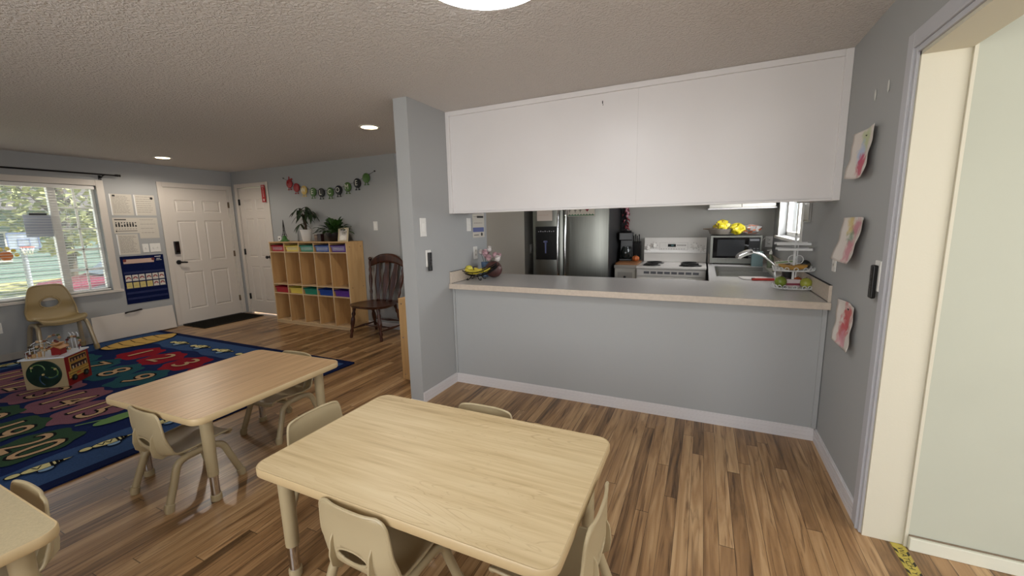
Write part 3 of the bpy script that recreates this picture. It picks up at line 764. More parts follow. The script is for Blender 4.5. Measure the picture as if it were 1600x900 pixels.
# ================================================================ things on the cubby shelf
def leaf(mb, base, d, L_, w, droop=.3, seg=5, ymax=9.):
    base = Vector(base); d = Vector(d).normalized(); side = d.cross(Vector((0, 0, 1)))
    if side.length < .05: side = Vector((1, 0, 0))
    side.normalize(); pts = []
    for i in range(seg+1):
        t = i/seg; p = base + d*L_*t + Vector((0, 0, -droop*L_*t*t)); ww = w*math.sin(PI*min(1, t*.92+.06))**.8*(1 if t < 1 else 0)
        pts.append((p-side*ww/2+Vector((0, 0, .12*ww)), p, p+side*ww/2+Vector((0, 0, .12*ww))))
    pts = [[Vector((q.x, min(q.y, ymax), q.z)) for q in r] for r in pts]
    V = [[mb.v(q) for q in r] for r in pts]
    for A, B in zip(V, V[1:]): mb.f([A[0], A[1], B[1], B[0]], True); mb.f([A[1], A[2], B[2], B[1]], True)
LEAFD = M('dark_green_leaf', (40, 60, 34), .45, var=.3, vscale=10)
LEAFM = M('mid_green_leaf', (52, 84, 34), .4, var=.35, vscale=12)
BARK = M('braided_bark', (74, 60, 44), .8)
SOIL = M('potting_soil', (32, 24, 18), .95)
def on(px, pz=0): return (px, 4.35, CH)
t = thing('potted_money_tree', 'small tree with braided trunk in a white pot on the cubby shelf', 'plant', (-5.44, 4.345, CH+.0005))
mb = MB().mat(WHITE); mb.lathe([(.052, 0), (.058, .006), (.082, .165), (.086, .168), (.086, .176), (.078, .176), (.074, .150), (.0, .150)], (0, 0, 0), 28); mb.build('pot', t)
mb = MB().mat(SOIL); mb.lathe([(.0745, .150), (.0745, .157), (0, .159)], (0, 0, 0), 20); mb.build('soil', t)
mb = MB().mat(BARK)
for k in range(3): mb.tube([(.012*math.cos(2*PI*k/3+i*.8), .012*math.sin(2*PI*k/3+i*.8), .15+.022*i) for i in range(11)], .009, 8)
top = Vector((0, 0, .37))
brs = []
for k in range(9):
    a = 2*PI*k/9+.3; e = (.25, .6, .95)[k % 3]; L_ = random.uniform(.12, .21)
    d = Vector((math.cos(a)*math.cos(e), math.sin(a)*math.cos(e)*.5, math.sin(e)))
    q = top + d*L_; mb.tube(smooth_path([top-Vector((0, 0, .03)), top+d*L_*.5+Vector((0, 0, .01)), q], 3), [.004]*6+[.002], 6); brs.append(q)
q = Vector((-.11, 0, .26)); mb.tube(smooth_path([(0, 0, .27), (-.06, 0, .27), q], 3), .003, 6); brs.append(q)
mb.build('trunk', t)
mb = MB().mat(LEAFD)
for q in brs:
    for k in range(4):
        a = 2*PI*k/4+random.random(); leaf(mb, q, (math.cos(a), math.sin(a)*.8, random.uniform(-.5, .1)), random.uniform(.12, .18), .040, .6, ymax=.135+.0004*k)
mb.build('foliage', t)
t = thing('potted_bushy_plant', 'bushy green plant in a dark bowl pot on the cubby shelf', 'plant', (-4.86, 4.345, CH+.0005))
mb = MB().mat(M('dark_ceramic', (26, 22, 22), .35)); mb.lathe([(.07, 0), (.085, .01), (.115, .10), (.118, .125), (.108, .125), (.10, .10), (0, .10)], (0, 0, 0), 28); mb.build('pot', t)
mb = MB().mat(SOIL); mb.lathe([(.1005, .10), (.1005, .108), (0, .112)], (0, 0, 0), 20); mb.build('soil', t)
mb = MB().mat(LEAFM)
for k in range(120):
    a = random.uniform(0, 2*PI); e = random.uniform(.1, 1.35); r_ = random.uniform(.0, .05)
    base = Vector((r_*math.cos(a), r_*math.sin(a)*.8, .11)); d = Vector((math.cos(a)*math.cos(e)*1.2, math.sin(a)*math.cos(e)*.45, math.sin(e)*.85))
    st = base+d*random.uniform(.05, .19); mb.tube([base, st], .0018, 4); leaf(mb, st, d, random.uniform(.10, .17), random.uniform(.045, .062), .35, ymax=.14+.0002*k)
mb.build('foliage', t)
t = thing('photo_frame', 'small pale wood photo frame leaning on the end of the cubby shelf', 'picture frame', (-4.625, 4.27, CH+.0008), .35)
mb = MB().mat(M('pale_frame_wood', (196, 182, 150), .5)); FRW, FH = .15, .20
def tilt(p): x, y, z = p; return (x, y+z*.28, z*.96)
mb.T = Matrix.Rotation(-.27, 4, 'X')
for (a, b_, c, d_) in ((-FRW/2, -FRW/2+.022, 0, FH), (FRW/2-.022, FRW/2, 0, FH), (-FRW/2+.022, FRW/2-.022, 0, .022), (-FRW/2+.022, FRW/2-.022, FH-.022, FH)): mb.box(a, b_, 0, .014, c, d_)
mb.build('frame', t, bevel=.002)
mb = MB().mat(blotch_material('faded_photograph', [(-.01, .06, .05, (240, 236, 225)), (.02, .13, .05, (120, 112, 96))], 20)); mb.T = Matrix.Rotation(-.27, 4, 'X'); mb.box(-FRW/2+.02, FRW/2-.02, .004, .010, .02, FH-.02); mb.build('photo', t)
mb = MB().mat(M('pale_frame_wood', (196, 182, 150), .5)); mb.bar((0, .05, .15), (0, .105, .003), .03, .004, (0, 1, 0)); mb.build('stand', t)
mb = MB().mat(M('dark_red_brown_box', (44, 20, 20), .4)); mb.box(-.035, .035, -.03, .03, 0, .098); mb.mat(M('dark_box_lid', (34, 16, 16), .4)).box(-.037, .037, -.032, .032, .098, .108)
single(mb, 'trinket_box', 'small dark brown box between the two potted plants', 'box', (-5.125, 4.33, CH+.0006), bevel=.002)
mb = MB().mat(M('grey_brown_box', (118, 98, 84), .6)); mb.box(-.028, .028, -.03, .03, 0, .10); mb.mat(M('tan_band', (160, 140, 116), .6)).box(-.029, .029, -.031, .031, .06, .075)
single(mb, 'tea_tin', 'small grey-brown tin close beside the white plant pot', 'tin', (-5.215, 4.345, CH+.0006), bevel=.002)
t = thing('tower_ornament', 'thin dark tower ornament with a green base and white tag', 'ornament', (-5.93, 4.34, CH+.0006))
mb = MB().mat(M('clear_green_base', (70, 120, 60), .25)); mb.lathe([(.07, 0), (.068, .012), (.04, .03), (.028, .07), (.018, .09), (0, .09)], (0, 0, 0), 18); mb.build('base', t)
mb = MB().mat(M('dark_bronze', (34, 28, 24), .5, .5))
for sx, sy_ in ((-1, -1), (1, -1), (1, 1), (-1, 1)): mb.tube(smooth_path([(sx*.026, sy_*.026, .07), (sx*.012, sy_*.012, .14), (sx*.006, sy_*.006, .24), (0, 0, .33)], 4), .004, 6)
mb.box(-.022, .022, -.022, .022, .105, .112); mb.box(-.012, .012, -.012, .012, .165, .171); mb.build('tower', t)
mb = MB().mat(WHITE); mb.box(-.03, .03, -.002, .002, 0, .07); mb.mat(INKD).box(-.012, .012, -.0025, -.002, .02, .045); mb.build('tag', t, loc=(-.045, -.055, .012))

# garland on the back wall
gp = [(-6.042, 2.258), (-5.895, 2.162), (-5.745, 2.095), (-5.581, 2.048), (-5.391, 2.010), (-5.217, 1.992), (-5.031, 1.992), (-4.861, 2.011), (-4.68, 2.046), (-4.491, 2.088), (-4.318, 2.148), (-4.169, 2.232)]
t = thing('welcome_garland', 'string of round red, yellow, green and black caterpillar pendants on the back wall', 'garland', (-5.1, YF-.001, 2.0))
mb = MB().mat(M('dark_twine', (50, 44, 40), .9)); ox, oz = 5.1, -2.0
mb.tube(smooth_path([(x+ox, -.012, z+oz+.03) for x, z in [(-6.042, 2.225)]+gp[1:-1]+[(-4.169, 2.20)]], 4), .0022, 5); mb.tube([(-6.042+ox, -.014, 2.255+oz), (-6.042+ox, 0, 2.255+oz)], .008, 8); mb.tube([(-4.169+ox, -.014, 2.232+oz), (-4.169+ox, 0, 2.232+oz)], .010, 8); mb.build('cord', t)
GC = {'r': (150, 22, 34), 'y': (210, 178, 96), 'g': (74, 108, 52), 'k': (22, 26, 30)}
seq = [('r', ''), ('r', ''), ('y', 'W'), ('g', 'E'), ('k', 'L'), ('g', 'C'), ('k', 'O'), ('g', 'M'), ('k', 'E'), ('g', '')]
for i, (c, ltr) in enumerate(seq):
    x, z = gp[i+1]; x += ox; z += oz
    pm = M('pendant_'+{'r': 'red', 'y': 'yellow', 'g': 'green', 'k': 'black'}[c]+'_card', GC[c], .4)
    R_ = .066
    mb = MB().mat(pm); mb.lathe([(R_, -.018), (R_, -.026), (R_*.7, -.034), (0, -.036)], (x, 0, z), 24, axis='y')
    for s in (-1, 1):
        mb.tube([(x+s*.02, -.022, z-R_*.9), (x+s*.028, -.022, z-R_-.022)], .005, 6); mb.box(x+s*.028-.014, x+s*.028+.014, -.027, -.018, z-R_-.032, z-R_-.02)
    if i == 0:
        mb.tube([(x, -.024, z+R_-.01), (x+.004, -.024, z+R_+.04)], .008, 6); mb.poly([(x, -.02, z+R_), (x+.07, -.02, z+R_+.012), (x+.075, -.02, z+R_-.01), (x+.02, -.02, z+R_-.016)], (0, -.006, 0)); mb.ball((x-.02, -.034, z+.02), .014)
    pd = mb.build('pendant', t)
    if ltr:
        mb = MB().mat(M('cream_letter', (222, 220, 206), .5)); mb.text(ltr, .10, (x-.005, -.0375, z), (1, 0, 0), (0, 0, 1)); mb.build('letter', pd)

# ================================================================ WINDSOR-STYLE CHAIR
t = thing('wooden_dining_chair', 'dark-stained wooden chair with turned legs and arrow slats beside the cubby shelf', 'chair', (-3.985, 4.13, 0), 0)
def turned(mb, p0, p1, r, segs=13, style=0):
    p0, p1 = Vector(p0), Vector(p1); pr = [.75, .85, .7, 1.15, .7, 1.0, 1.25, 1.3, 1.2, .75, 1.2, .75, 1.0, .9] if style == 0 else [.6, .7, 1., 1.4, 1., .7, .6]
    n = len(pr); path = [p0+(p1-p0)*i/(n-1) for i in range(n)]; mb.tube(path, [r*q for q in pr], 12)
mb = MB().mat(WALNUT)
def seatf(u, v):
    a = 2*PI*u; rr = v; x = math.cos(a); y = math.sin(a)
    k = 1.20/max(abs(x)**2.6+abs(y)**2.6, 1e-6)**(1/2.6)
    wx = .245*(1-.10*(y*k*rr)); return Vector((x*k*rr*wx, y*k*rr*.22, .455-.012*(1-rr**3)))
mb.grid(lambda u, v: seatf(u, v), 40, 6); mb.grid(lambda u, v: seatf(u, 1)+Vector((0, 0, -.034*v)) - Vector((math.cos(2*PI*u)*.02*v, math.sin(2*PI*u)*.02*v, 0)), 40, 2); mb.grid(lambda u, v: Vector((seatf(u, v).x*.92, seatf(u, v).y*.92, .421)), 40, 2)
bmesh.ops.remove_doubles(mb.bm, verts=mb.bm.verts, dist=1e-4); mb.build('seat', t)
LG = {}
for sx, sy_ in ((-1, -1), (1, -1), (-1, 1), (1, 1)):
    topp = (sx*.205, sy_*.16, .425); bot = (sx*.265, -.20 if sy_ < 0 else .275, 0); LG[(sx, sy_)] = (Vector(topp), Vector(bot))
    mb = MB().mat(WALNUT); turned(mb, bot, topp, .023); mb.build('leg', t)
def at(k, f): a, b_ = LG[k]; return b_+(a-b_)*f
for a, b_, f, g in (((-1, -1), (-1, 1), .30, .30), ((1, -1), (1, 1), .30, .30)):
    mb = MB().mat(WALNUT); turned(mb, at(a, f), at(b_, g), .013, style=1); mb.build('stretcher', t)
mb = MB().mat(WALNUT); m0 = (at((-1, -1), .3)+at((-1, 1), .3))/2; m1 = (at((1, -1), .3)+at((1, 1), .3))/2; turned(mb, m0, m1, .013, style=1); mb.build('stretcher', t)
mb = MB().mat(WALNUT); turned(mb, at((-1, 1), .42), at((1, 1), .42), .013, style=1); mb.build('stretcher', t)
for s in (-1, 1):
    mb = MB().mat(WALNUT); turned(mb, (s*.235, .19, .44), (s*.31, .295, 1.0), .020); mb.ball((s*.312, .30, 1.025), .026); mb.build('back_post', t)
mb = MB().mat(WALNUT)
def crest(u, v):
    s = 2*u-1; zt = 1.10-.125*abs(s)**2.6; zb = .915+.06*(1-s*s)
    return Vector((s*.30, .29+.02*(1-s*s), zb+(zt-zb)*v))
mb.grid(crest, 24, 4); mb.build('crest_rail', t, solid=.024)
for k in range(3):
    s = (k-1)/1.; xb, xt = s*.105, s*.165
    mb = MB().mat(WALNUT)
    wv = lambda v: .026+.026*math.exp(-((v-.5)/.22)**2)+.010*v
    mb.grid(lambda u, v: Vector((xb+(xt-xb)*v+(u-.5)*2*wv(v), (.185+.115*v), .45+.53*v)), 4, 18); mb.build('back_slat', t, solid=.009)

# low shelf behind the stub wall
t = thing('low_bookcase', 'low birch storage unit with screw heads on its end panel, behind the grey stub wall', 'shelf', (-2.60, 3.0, 0))
mb = MB().mat(BIRCH); mb.box(0, .38, 0, .018, 0, .80); mb.mat(CHROME)
for z in (.05, .42, .75):
    for x in (.035,): mb.lathe([(.007, -.002), (.007, 0)], (x, 0, z), 10, axis='y')
mb.build('end_panel', t, bevel=.003)
mb = MB().mat(BIRCH); mb.box(0, .38, .722, .74, 0, .80); mb.build('end_panel', t, bevel=.003)
mb = MB().mat(BIRCH); mb.box(0, .38, .018, .722, .782, .80); mb.build('top_panel', t)
mb = MB().mat(BIRCH); mb.box(.37, .378, .018, .722, .05, .782); mb.build('back_panel', t)
for z in (.05, .42): mb = MB().mat(BIRCH); mb.box(0, .37, .018, .722, z, z+.016); mb.build('shelf', t)

# ================================================================ ACTIVITY CUBE
A0 = math.radians(41.7)
t = thing('activity_cube', 'wooden activity cube with gear disc, red bus side and bead maze on top', 'toy', (-5.733, 1.383, .016), A0)
S = .32; CHT = .30
mb = MB().mat(M('pale_beech_board', (170, 152, 116), .5)); mb.box(0, S, 0, S, 0, CHT-.012); mb.build('box_body', t, bevel=.004)
mb = MB().mat(M('glossy_white_top', (226, 232, 240), .12)); mb.box(-.012, S+.012, -.012, S+.012, CHT-.012, CHT)
mb.mat(INKD); mb.box(.24, .27, .02, .03, CHT, CHT+.0006); mb.box(.25, .26, .05, .08, CHT, CHT+.0006); mb.build('top_board', t, bevel=.003)
mb = MB().mat(M('deep_green_disc', (22, 46, 36), .35, var=.35, vscale=16)); mb.lathe([(.128, -.010), (.132, -.006), (.132, 0)], (S/2-.005, 0, .143), 40, axis='y')
dk = mb.build('gear_disc', t)
mb = MB().mat(M('pale_green_swirl', (96, 128, 72), .4))
for a0, r0 in ((.2, .05), (2.2, .05)):
    c0 = Vector((S/2-.005+.06*math.cos(a0), -.0105, .143+.06*math.sin(a0)))
    mb.tube([c0+Vector((r0*math.cos(a0+1.2-x*.32), 0, r0*math.sin(a0+1.2-x*.32))) for x in range(12)], .005, 6)
mb.mat(M('swirl_blue', (30, 60, 84), .4))
for a0 in (3.6, 5.0): mb.tube([Vector((S/2-.005+(.02+.007*x)*math.cos(a0+x*.09), -.0105, .143+(.02+.007*x)*math.sin(a0+x*.09))) for x in range(13)], .006, 6)
mb.mat(M('pale_peg', (190, 170, 120), .4))
for x, z in ((-.075, .075), (.095, .045), (0, 0)): mb.lathe([(.009, -.02), (.009, -.01)], (S/2-.005+x, 0, .143+z), 10, axis='y')
mb.build('swirl_track', dk)
# red bus panel on the local +x face
REDP = M('red_bus_board', (136, 26, 26), .45); YEL = M('yellow_bus_print', (196, 160, 78), .5)
mb = MB().mat(REDP); mb.box(S, S+.004, .0, S, 0, CHT-.012)
mb.mat(YEL); X = S+.005
def rect(y0, y1, z0, z1, m, x=X, d=.0015): mb.mat(m).box(x-.001, x+d, y0, y1, z0, z1)
BRN = M('dark_bus_window', (44, 24, 30), .5)
rect(.05, .285, .215, .27, YEL); rect(.05, .285, .14, .21, YEL); rect(.02, .29, .09, .135, YEL); rect(.02, .29, .070, .085, YEL)
rect(.06, .277, .222, .262, BRN, X+.001); rect(.06, .277, .15, .20, BRN, X+.001); rect(.02, .29, .108, .113, BRN, X+.001); rect(.12, .17, .085, .105, M('bus_orange', (190, 84, 40), .5), X+.001)
FACE = M('figure_print', (190, 150, 110), .6)
for k in range(5): rect(.075+.042*k, .092+.042*k, .224, .246, FACE, X+.002); rect(.075+.042*k, .092+.042*k, .152, .178, FACE if k % 2 else M('bus_cream', (210, 200, 170), .5), X+.002)
mb.mat(BLACK)
for y in (.075, .235): mb.mat(BLACK).lathe([(.030, 0), (.030, .012)], (S+.004, y, .065), 20, axis='x'); mb.mat(M('hub_grey', (70, 80, 78), .5)).lathe([(.013, .012), (.013, .016)], (S+.004, y, .065), 12, axis='x')
mb.build('bus_panel', t)
# bead maze
rods = []
WM = [M('maze_wire_white', (220, 224, 228), .3, .3), M('maze_wire_tan', (170, 150, 110), .35, .2), M('maze_wire_red', (110, 30, 26), .35, .2)]
paths = [(0, [(.02, .05, 0), (.03, .05, .06), (.10, .07, .10), (.06, .12, .07), (.12, .17, .06), (.16, .20, 0)]),
         (0, [(.06, .02, 0), (.07, .04, .12), (.14, .08, .15), (.20, .10, .10), (.17, .16, .13), (.24, .2, .05), (.25, .21, 0)]),
         (1, [(.03, .27, 0), (.05, .26, .12), (.12, .24, .165), (.19, .2, .17), (.21, .15, .12), (.15, .1, .10), (.14, .06, 0)]),
         (2, [(.19, .28, 0), (.20, .28, .10), (.26, .26, .135), (.31, .26, .10), (.30, .25, 0)])]
for wi, p in paths:
    mb = MB().mat(WM[wi]); pp = smooth_path([(x, y, z+CHT) for x, y, z in p], 7); mb.tube(pp, .0032, 7); wr = mb.build('maze_wire', t); rods.append((wr, pp))
for y in (.03, .08, .13):
    mb = MB().mat(WM[0]); mb.tube([(.03, y, CHT), (.03, y, CHT+.05+y*.4), (.11, y+.03, CHT+.06+y*.4)], .003, 6); mb.build('maze_wire', t)
for x in (.22, .25, .28): mb = MB().mat(WM[0]); mb.tube([(x, .305, CHT), (x, .30, CHT+.155), (x-.012, .30, CHT+.17)], .003, 6); mb.build('maze_wire', t)
BC = [(170, 130, 84), (96, 34, 28), (60, 50, 40), (190, 160, 120), (120, 80, 50), (70, 78, 40)]
for wr, pp in rods:
    for k in range(9):
        q = pp[int((.05+.105*k)*len(pp))]; c = BC[(k+len(pp)) % 6]; mb = MB().mat(M('bead_%d_%d_%d' % c, c, .4)); mb.ball(q, .0135, .0135, .012, 10, 6); mb.build('bead', wr)
mb = MB().mat(M('pale_block', (186, 152, 108), .5))
for x, y, h in ((.07, .03, .035), (.10, .05, .05), (.045, .02, .03)): mb.box(x, x+.022, y, y+.022, CHT, CHT+h)
mb.build('wooden_block', t, bevel=.002)
mb = MB().mat(REDP); mb.box(.185, .255, .08, .16, CHT, CHT+.075); hs = mb.build('barn', t)
mb = MB().mat(M('tan_roof', (186, 136, 84), .5)); mb.bar((.22, .07, CHT+.105), (.22, .17, CHT+.105), .05, .012); mb.T = Matrix.Translation((.22, .12, CHT+.09)) @ Matrix.Rotation(.5, 4, 'Y'); mb.box(0, .06, -.055, .055, -.005, .006); mb.T = Matrix.Translation((.22, .12, CHT+.09)) @ Matrix.Rotation(PI-.5, 4, 'Y'); mb.box(0, .06, -.055, .055, -.006, .005); mb.build('barn_roof', hs)

# ================================================================ white panel lying against the front wall
t = thing('bench_lid', 'long low white panel with a black handle leaning on the wall below the pocket chart', 'panel', (XW+.02, 2.44, .014), RL)
mb = MB().mat(DOORW); mb.T = Matrix.Translation((0, -.055, 0)) @ Matrix.Rotation(-.10, 4, 'X'); mb.box(0, .935, -.018, 0, 0, .345); mb.build('board', t, bevel=.004)
mb = MB().mat(BLACK); mb.tube(smooth_path([(.36, -.045, .335), (.39, -.06, .345), (.48, -.06, .352), (.54, -.05, .358), (.55, -.035, .352)], 4), .011, 8); mb.build('handle', t)

# ================================================================ curtain rod, blind, window paper
t = thing('curtain_rod', 'thin black curtain rod with finial above the front window', 'curtain rod', (XW+.09, 0, 2.235), 0)
mb = MB().mat(DARKM); mb.tube([(0, .35, 0), (0, 2.93, .0)], .010, 10); mb.build('rod', t)
mb = MB().mat(DARKM); mb.lathe([(.010, 0), (.016, .004), (.012, .012), (.017, .022), (.012, .05), (.018, .055), (.0, .062)], (0, 0, 0), 12); mb.build('finial', t, loc=(0, 2.93, 0), rot=(-PI/2, 0, 0))
for y in (.55, 2.80):
    mb = MB().mat(DARKM); mb.tube([(0, y, -.012), (-.03, y, -.035), (-.089, y, -.035)], .007, 8); mb.box(-.089, -.082, y-.015, y+.015, -.065, -.005); mb.tube([(.012, y-.01, -.008), (.012, y+.01, -.008)], .012, 8); mb.build('bracket', t)
t = thing('window_blind', 'open white horizontal slat blind across the front window', 'blind', (XW-.035, 0, 0))
mb = MB().mat(WHITE); mb.box(-.028, .028, WY0+.01, WY1-.01, WZ1-.05, WZ1-.002); mb.build('headrail', t, bevel=.003)
BL = M('blind_slat_white', (226, 226, 222), .5)
ns = 40
mb = MB().mat(BL); mb.T = Matrix.Identity(4)
for k in range(ns):
    z = WZ1-.07-k*(WZ1-WZ0-.10)/ns
    mb.T = Matrix.Translation((0, 0, z)) @ Matrix.Rotation(math.radians(4), 4, 'Y'); mb.box(-.013, .013, WY0+.015, WY1-.015, -.0016, .0016)
mb.build('slats', t)
mb = MB().mat(WHITE); mb.box(-.022, .022, WY0+.012, WY1-.012, WZ0+.008, WZ0+.026); mb.build('bottom_rail', t, bevel=.003)
mb = MB().mat(WHITE)
for y in (.9, 1.67, 2.44): mb.tube([(.026, y, WZ0+.02), (.026, y, WZ1-.05)], .0012, 4); mb.tube([(-.026, y, WZ0+.02), (-.026, y, WZ1-.05)], .0012, 4)
mb.build('ladder_cord', t)
t = thing('window_notice', 'sheet of white paper with a black strip at its top, hung in the front window', 'paper', (XW-.083, 2.19, 1.44), RL)
mb = MB().mat(M('backlit_paper', (176, 182, 196), .7)); mb.box(-.13, .13, 0, .0015, 0, .27); mb.build('sheet', t)
mb = MB().mat(BLACK); mb.box(-.075, .075, -.006, 0, .262, .292); mb.build('clip', t)
mb = MB().mat(M('orange_cling', (206, 120, 60), .5)); mb.lathe([(.055, -.004), (.055, 0)], (0, 0, 0), 20, axis='y'); mb.mat(M('yellow_cling', (216, 190, 70), .5))
for k in range(6): a = PI*k/5+.1; mb.lathe([(.022, -.003), (.022, 0)], (.085*math.cos(a), 0, .085*math.sin(a)), 10, axis='y')
single(mb, 'window_cling', 'round orange sticker with yellow petals on the front window glass', 'sticker', (XW-.083, 1.867, 1.225), RL)

# ================================================================ notices on the front wall
def doc(w, h, lines, seed, curl=0., dark=INK, base=None):
    R_ = random.Random(seed); mb = MB().mat(base or PAPER); mb.box(-w/2, w/2, -.002, 0, 0, h); mb.mat(dark)
    z = h*.90
    for k in range(lines):
        x = -w*.40; e = w*R_.uniform(.22, .42)
        while x < e:
            l = R_.uniform(.012, .05); x2 = min(x+l, e)
            if x2-x > .004: mb.box(x, x2, -.0026, -.002, z-.0022, z+.0022)
            x = x2+.006
        z -= h*.84/lines
    return mb
NG = 'notices beside the entrance door'
def wallthing(mb, name, label, cat, y, z, group=None): return single(mb, name, label, cat, (XW+.001, y, z), RL, group)
mb = doc(.245, .29, 13, 1); mb.mat(M('plastic_sleeve_edge', (232, 232, 230), .3)).box(-.122, -.110, -.003, -.002, 0, .29); mb.mat(INKD).box(-.09, -.06, -.0028, -.002, .255, .278)
wallthing(mb, 'framed_notice', 'upper licence sheet in a clear sleeve, nearest the window', 'notice', 2.985, 1.705, NG)
mb = doc(.245, .29, 8, 2); mb.mat(M('plastic_sleeve_edge', (232, 232, 230), .3)).box(-.122, -.110, -.003, -.002, 0, .29); mb.mat(INKD).lathe([(.018, -.0028), (.018, -.002)], (.085, 0, .245), 12, axis='y')
wallthing(mb, 'framed_notice', 'upper certificate sheet with a small seal, nearest the entrance door', 'notice', 3.252, 1.705, NG)
mb = MB().mat(PAPER); mb.box(-.14, .14, -.002, 0, 0, .215); mb.mat(INKD); mb.box(-.12, .01, -.0028, -.002, .182, .195)
for k in range(8):
    x = -.115+.031*k; mb.mat(INKD); mb.box(x, x+.018, -.0028, -.002, .088, .088+random.uniform(.025, .05)); mb.lathe([(.009, -.0028), (.009, -.002)], (x+.009, 0, .145), 8, axis='y'); mb.mat(INK).box(x, x+.016, -.0028, -.002, .055, .062)
mb.mat(INK).box(-.10, .12, -.0028, -.002, .026, .036); mb.mat(INKD).box(-.12, -.105, -.0028, -.002, .02, .04)
wallthing(mb, 'framed_notice', 'landscape sheet printed with a row of black figures', 'notice', 2.995, 1.457, NG)
mb = doc(.235, .295, 4, 4); mb.mat(M('faint_line', (190, 184, 174), .8))
for k in range(5): mb.box(-.09, .09, -.0026, -.002, .05+.05*k, .052+.05*k); mb.box(-.08+.04*k, -.078+.04*k, -.0026, -.002, .05, .25)
wallthing(mb, 'framed_notice', 'pale sheet with a faint floor plan grid above the light switches', 'notice', 3.253, 1.378, NG)
mb = doc(.24, .285, 15, 5); mb.mat(M('plastic_sleeve_edge', (232, 232, 230), .3)).box(-.12, -.108, -.003, -.002, 0, .285)
wallthing(mb, 'framed_notice', 'densely printed sheet directly above the navy pocket chart', 'notice', 2.99, 1.158, NG)

def switch_plate(name, label, cat, loc, rz, kind='rocker', n=1, h=.125, w=.075):
    W_ = w+(n-1)*.055
    t = thing(name, label, cat, loc, rz)
    mb = MB().mat(WHITE); mb.box(-W_/2, W_/2, -.006, 0, -h/2, h/2); mb.build('cover_plate', t, bevel=.0025)
    for k in range(n):
        x = (k-(n-1)/2)*.055
        if kind == 'rocker':
            mb = MB().mat(M('rocker_white', (236, 234, 228), .3)); mb.box(x-.017, x+.017, -.009, -.006, -.034, .034); mb.build('rocker', t, bevel=.0015)
        elif kind == 'toggle':
            mb = MB().mat(WHITE); mb.box(x-.006, x+.006, -.016, -.006, -.012, .010); mb.build('toggle', t, bevel=.0015)
        else:
            for z in (-.021, .021):
                mb = MB().mat(M('outlet_face', (214, 210, 202), .4)); mb.box(x-.016, x+.016, -.008, -.006, z-.014, z+.014); mb.mat(INKD); mb.box(x-.008, x-.005, -.0085, -.008, z-.006, z+.007); mb.box(x+.005, x+.008, -.0085, -.008, z-.006, z+.007); mb.build('socket', t)
    return t
switch_plate('light_switch', 'single light switch above the pocket chart, nearest the window', 'switch', (XW+.001, 3.178, 1.237), RL, 'toggle')
switch_plate('light_switch', 'double light switch plate beside the entrance door frame', 'switch', (XW+.001, 3.295, 1.237), RL, 'toggle', 2)
switch_plate('light_switch', 'single white switch on the back wall between cubby shelf and wooden chair', 'switch', (-4.226, YF-.001, 1.484), RF, 'rocker')
switch_plate('light_switch', 'tall blank rocker switch on the stub wall above a wall remote', 'switch', (XL+.001, 2.753, 1.462), RL, 'rocker', h=.15, w=.08)
switch_plate('light_switch', 'small toggle switch on the wall just under the white soffit, beside a poster', 'switch', (XL+.001, 3.475, 1.476), RL, 'toggle')
switch_plate('wall_outlet', 'white outlet above the wire fruit basket', 'outlet', (XL+.001, 3.585, 1.195), RL, 'outlet')
switch_plate('wall_outlet', 'white outlet low on the wall under the front window', 'outlet', (XW+.001, 1.66, .40), RL, 'outlet')
switch_plate('wall_outlet', 'white outlet on the dark grey wall just above the counter backsplash', 'outlet', (XR-.001, 3.11, 1.205), RW, 'outlet')
switch_plate('light_switch', 'pale switch on the narrow wall next to the refrigerator', 'switch', (XL+.001, 5.06, 1.14), RL, 'rocker')
switch_plate('wall_outlet', 'outlet plate on the kitchen wall beside the microwave', 'outlet', (.70, YB-.001, 1.20), RF, 'outlet')

def remote(label, y, x, rz):
    t = thing('wall_remote', label, 'remote', (x, y, 1.10), rz)
    mb = MB().mat(WHITE); mb.box(-.033, .033, -.010, 0, .035, .175); mb.build('wall_plate', t, bevel=.004)
    mb = MB().mat(M('remote_black', (16, 15, 15), .4)); mb.box(-.020, .020, -.030, -.010, 0, .155); rb = mb.build('remote_body', t, bevel=.006)
    for k in range(4):
        mb = MB().mat(M('remote_button', (58, 54, 52), .5)); mb.lathe([(.006, -.0325), (.007, -.030)], (0, 0, .125-.024*k), 10, axis='y'); mb.build('button', rb)
    return t
remote('black remote in a white holder on the pale grey stub wall', 2.80, XL+.001, RL)
remote('black remote in a white holder beside the wide door frame', 2.40, XR-.001, RW)

# navy pocket chart with cards
t = thing('pocket_chart', 'navy fabric pocket chart hanging between window and entrance door', 'chart', (XW+.002, 2.865, .455), RL)
NV = M('navy_fabric', (16, 26, 66), .9, spec=.1, var=.15, vscale=40)
mb = MB().mat(NV); mb.box(0, .51, -.006, 0, 0, .68); mb.build('backing', t, bevel=.002)
mb = MB().mat(M('navy_pocket_film', (24, 36, 82), .35))
for z in (.06, .14, .215, .315, .43): mb.box(.015, .495, -.010, -.006, z, z+.030)
mb.build('pocket_strip', t)
mb = MB().mat(M('dusty_peach_title_strip', (198, 168, 152), .7)); mb.box(.03, .385, -.009, -.006, .575, .635); mb.mat(M('title_ornament', (110, 44, 40), .7))
for x in (.045, .375): mb.lathe([(.02, -.0105), (.02, -.009)], (x, 0, .62), 14, axis='y')
mb.build('title_strip', t)
mb = MB().mat(WHITE); mb.box(.40, .475, -.0075, -.006, .648, .658); mb.box(.42, .465, -.0075, -.006, .618, .626); mb.box(.415, .48, -.0075, -.006, .598, .604); mb.build('corner_label', t)
mb = MB().mat(DARKM)
for x in (.04, .26, .47): mb.lathe([(.008, -.009), (.008, -.006)], (x, 0, .668), 8, axis='y')
mb.lathe([(.008, -.009), (.008, -.006)], (.25, 0, .03), 8, axis='y')
mb.build('grommet', t)
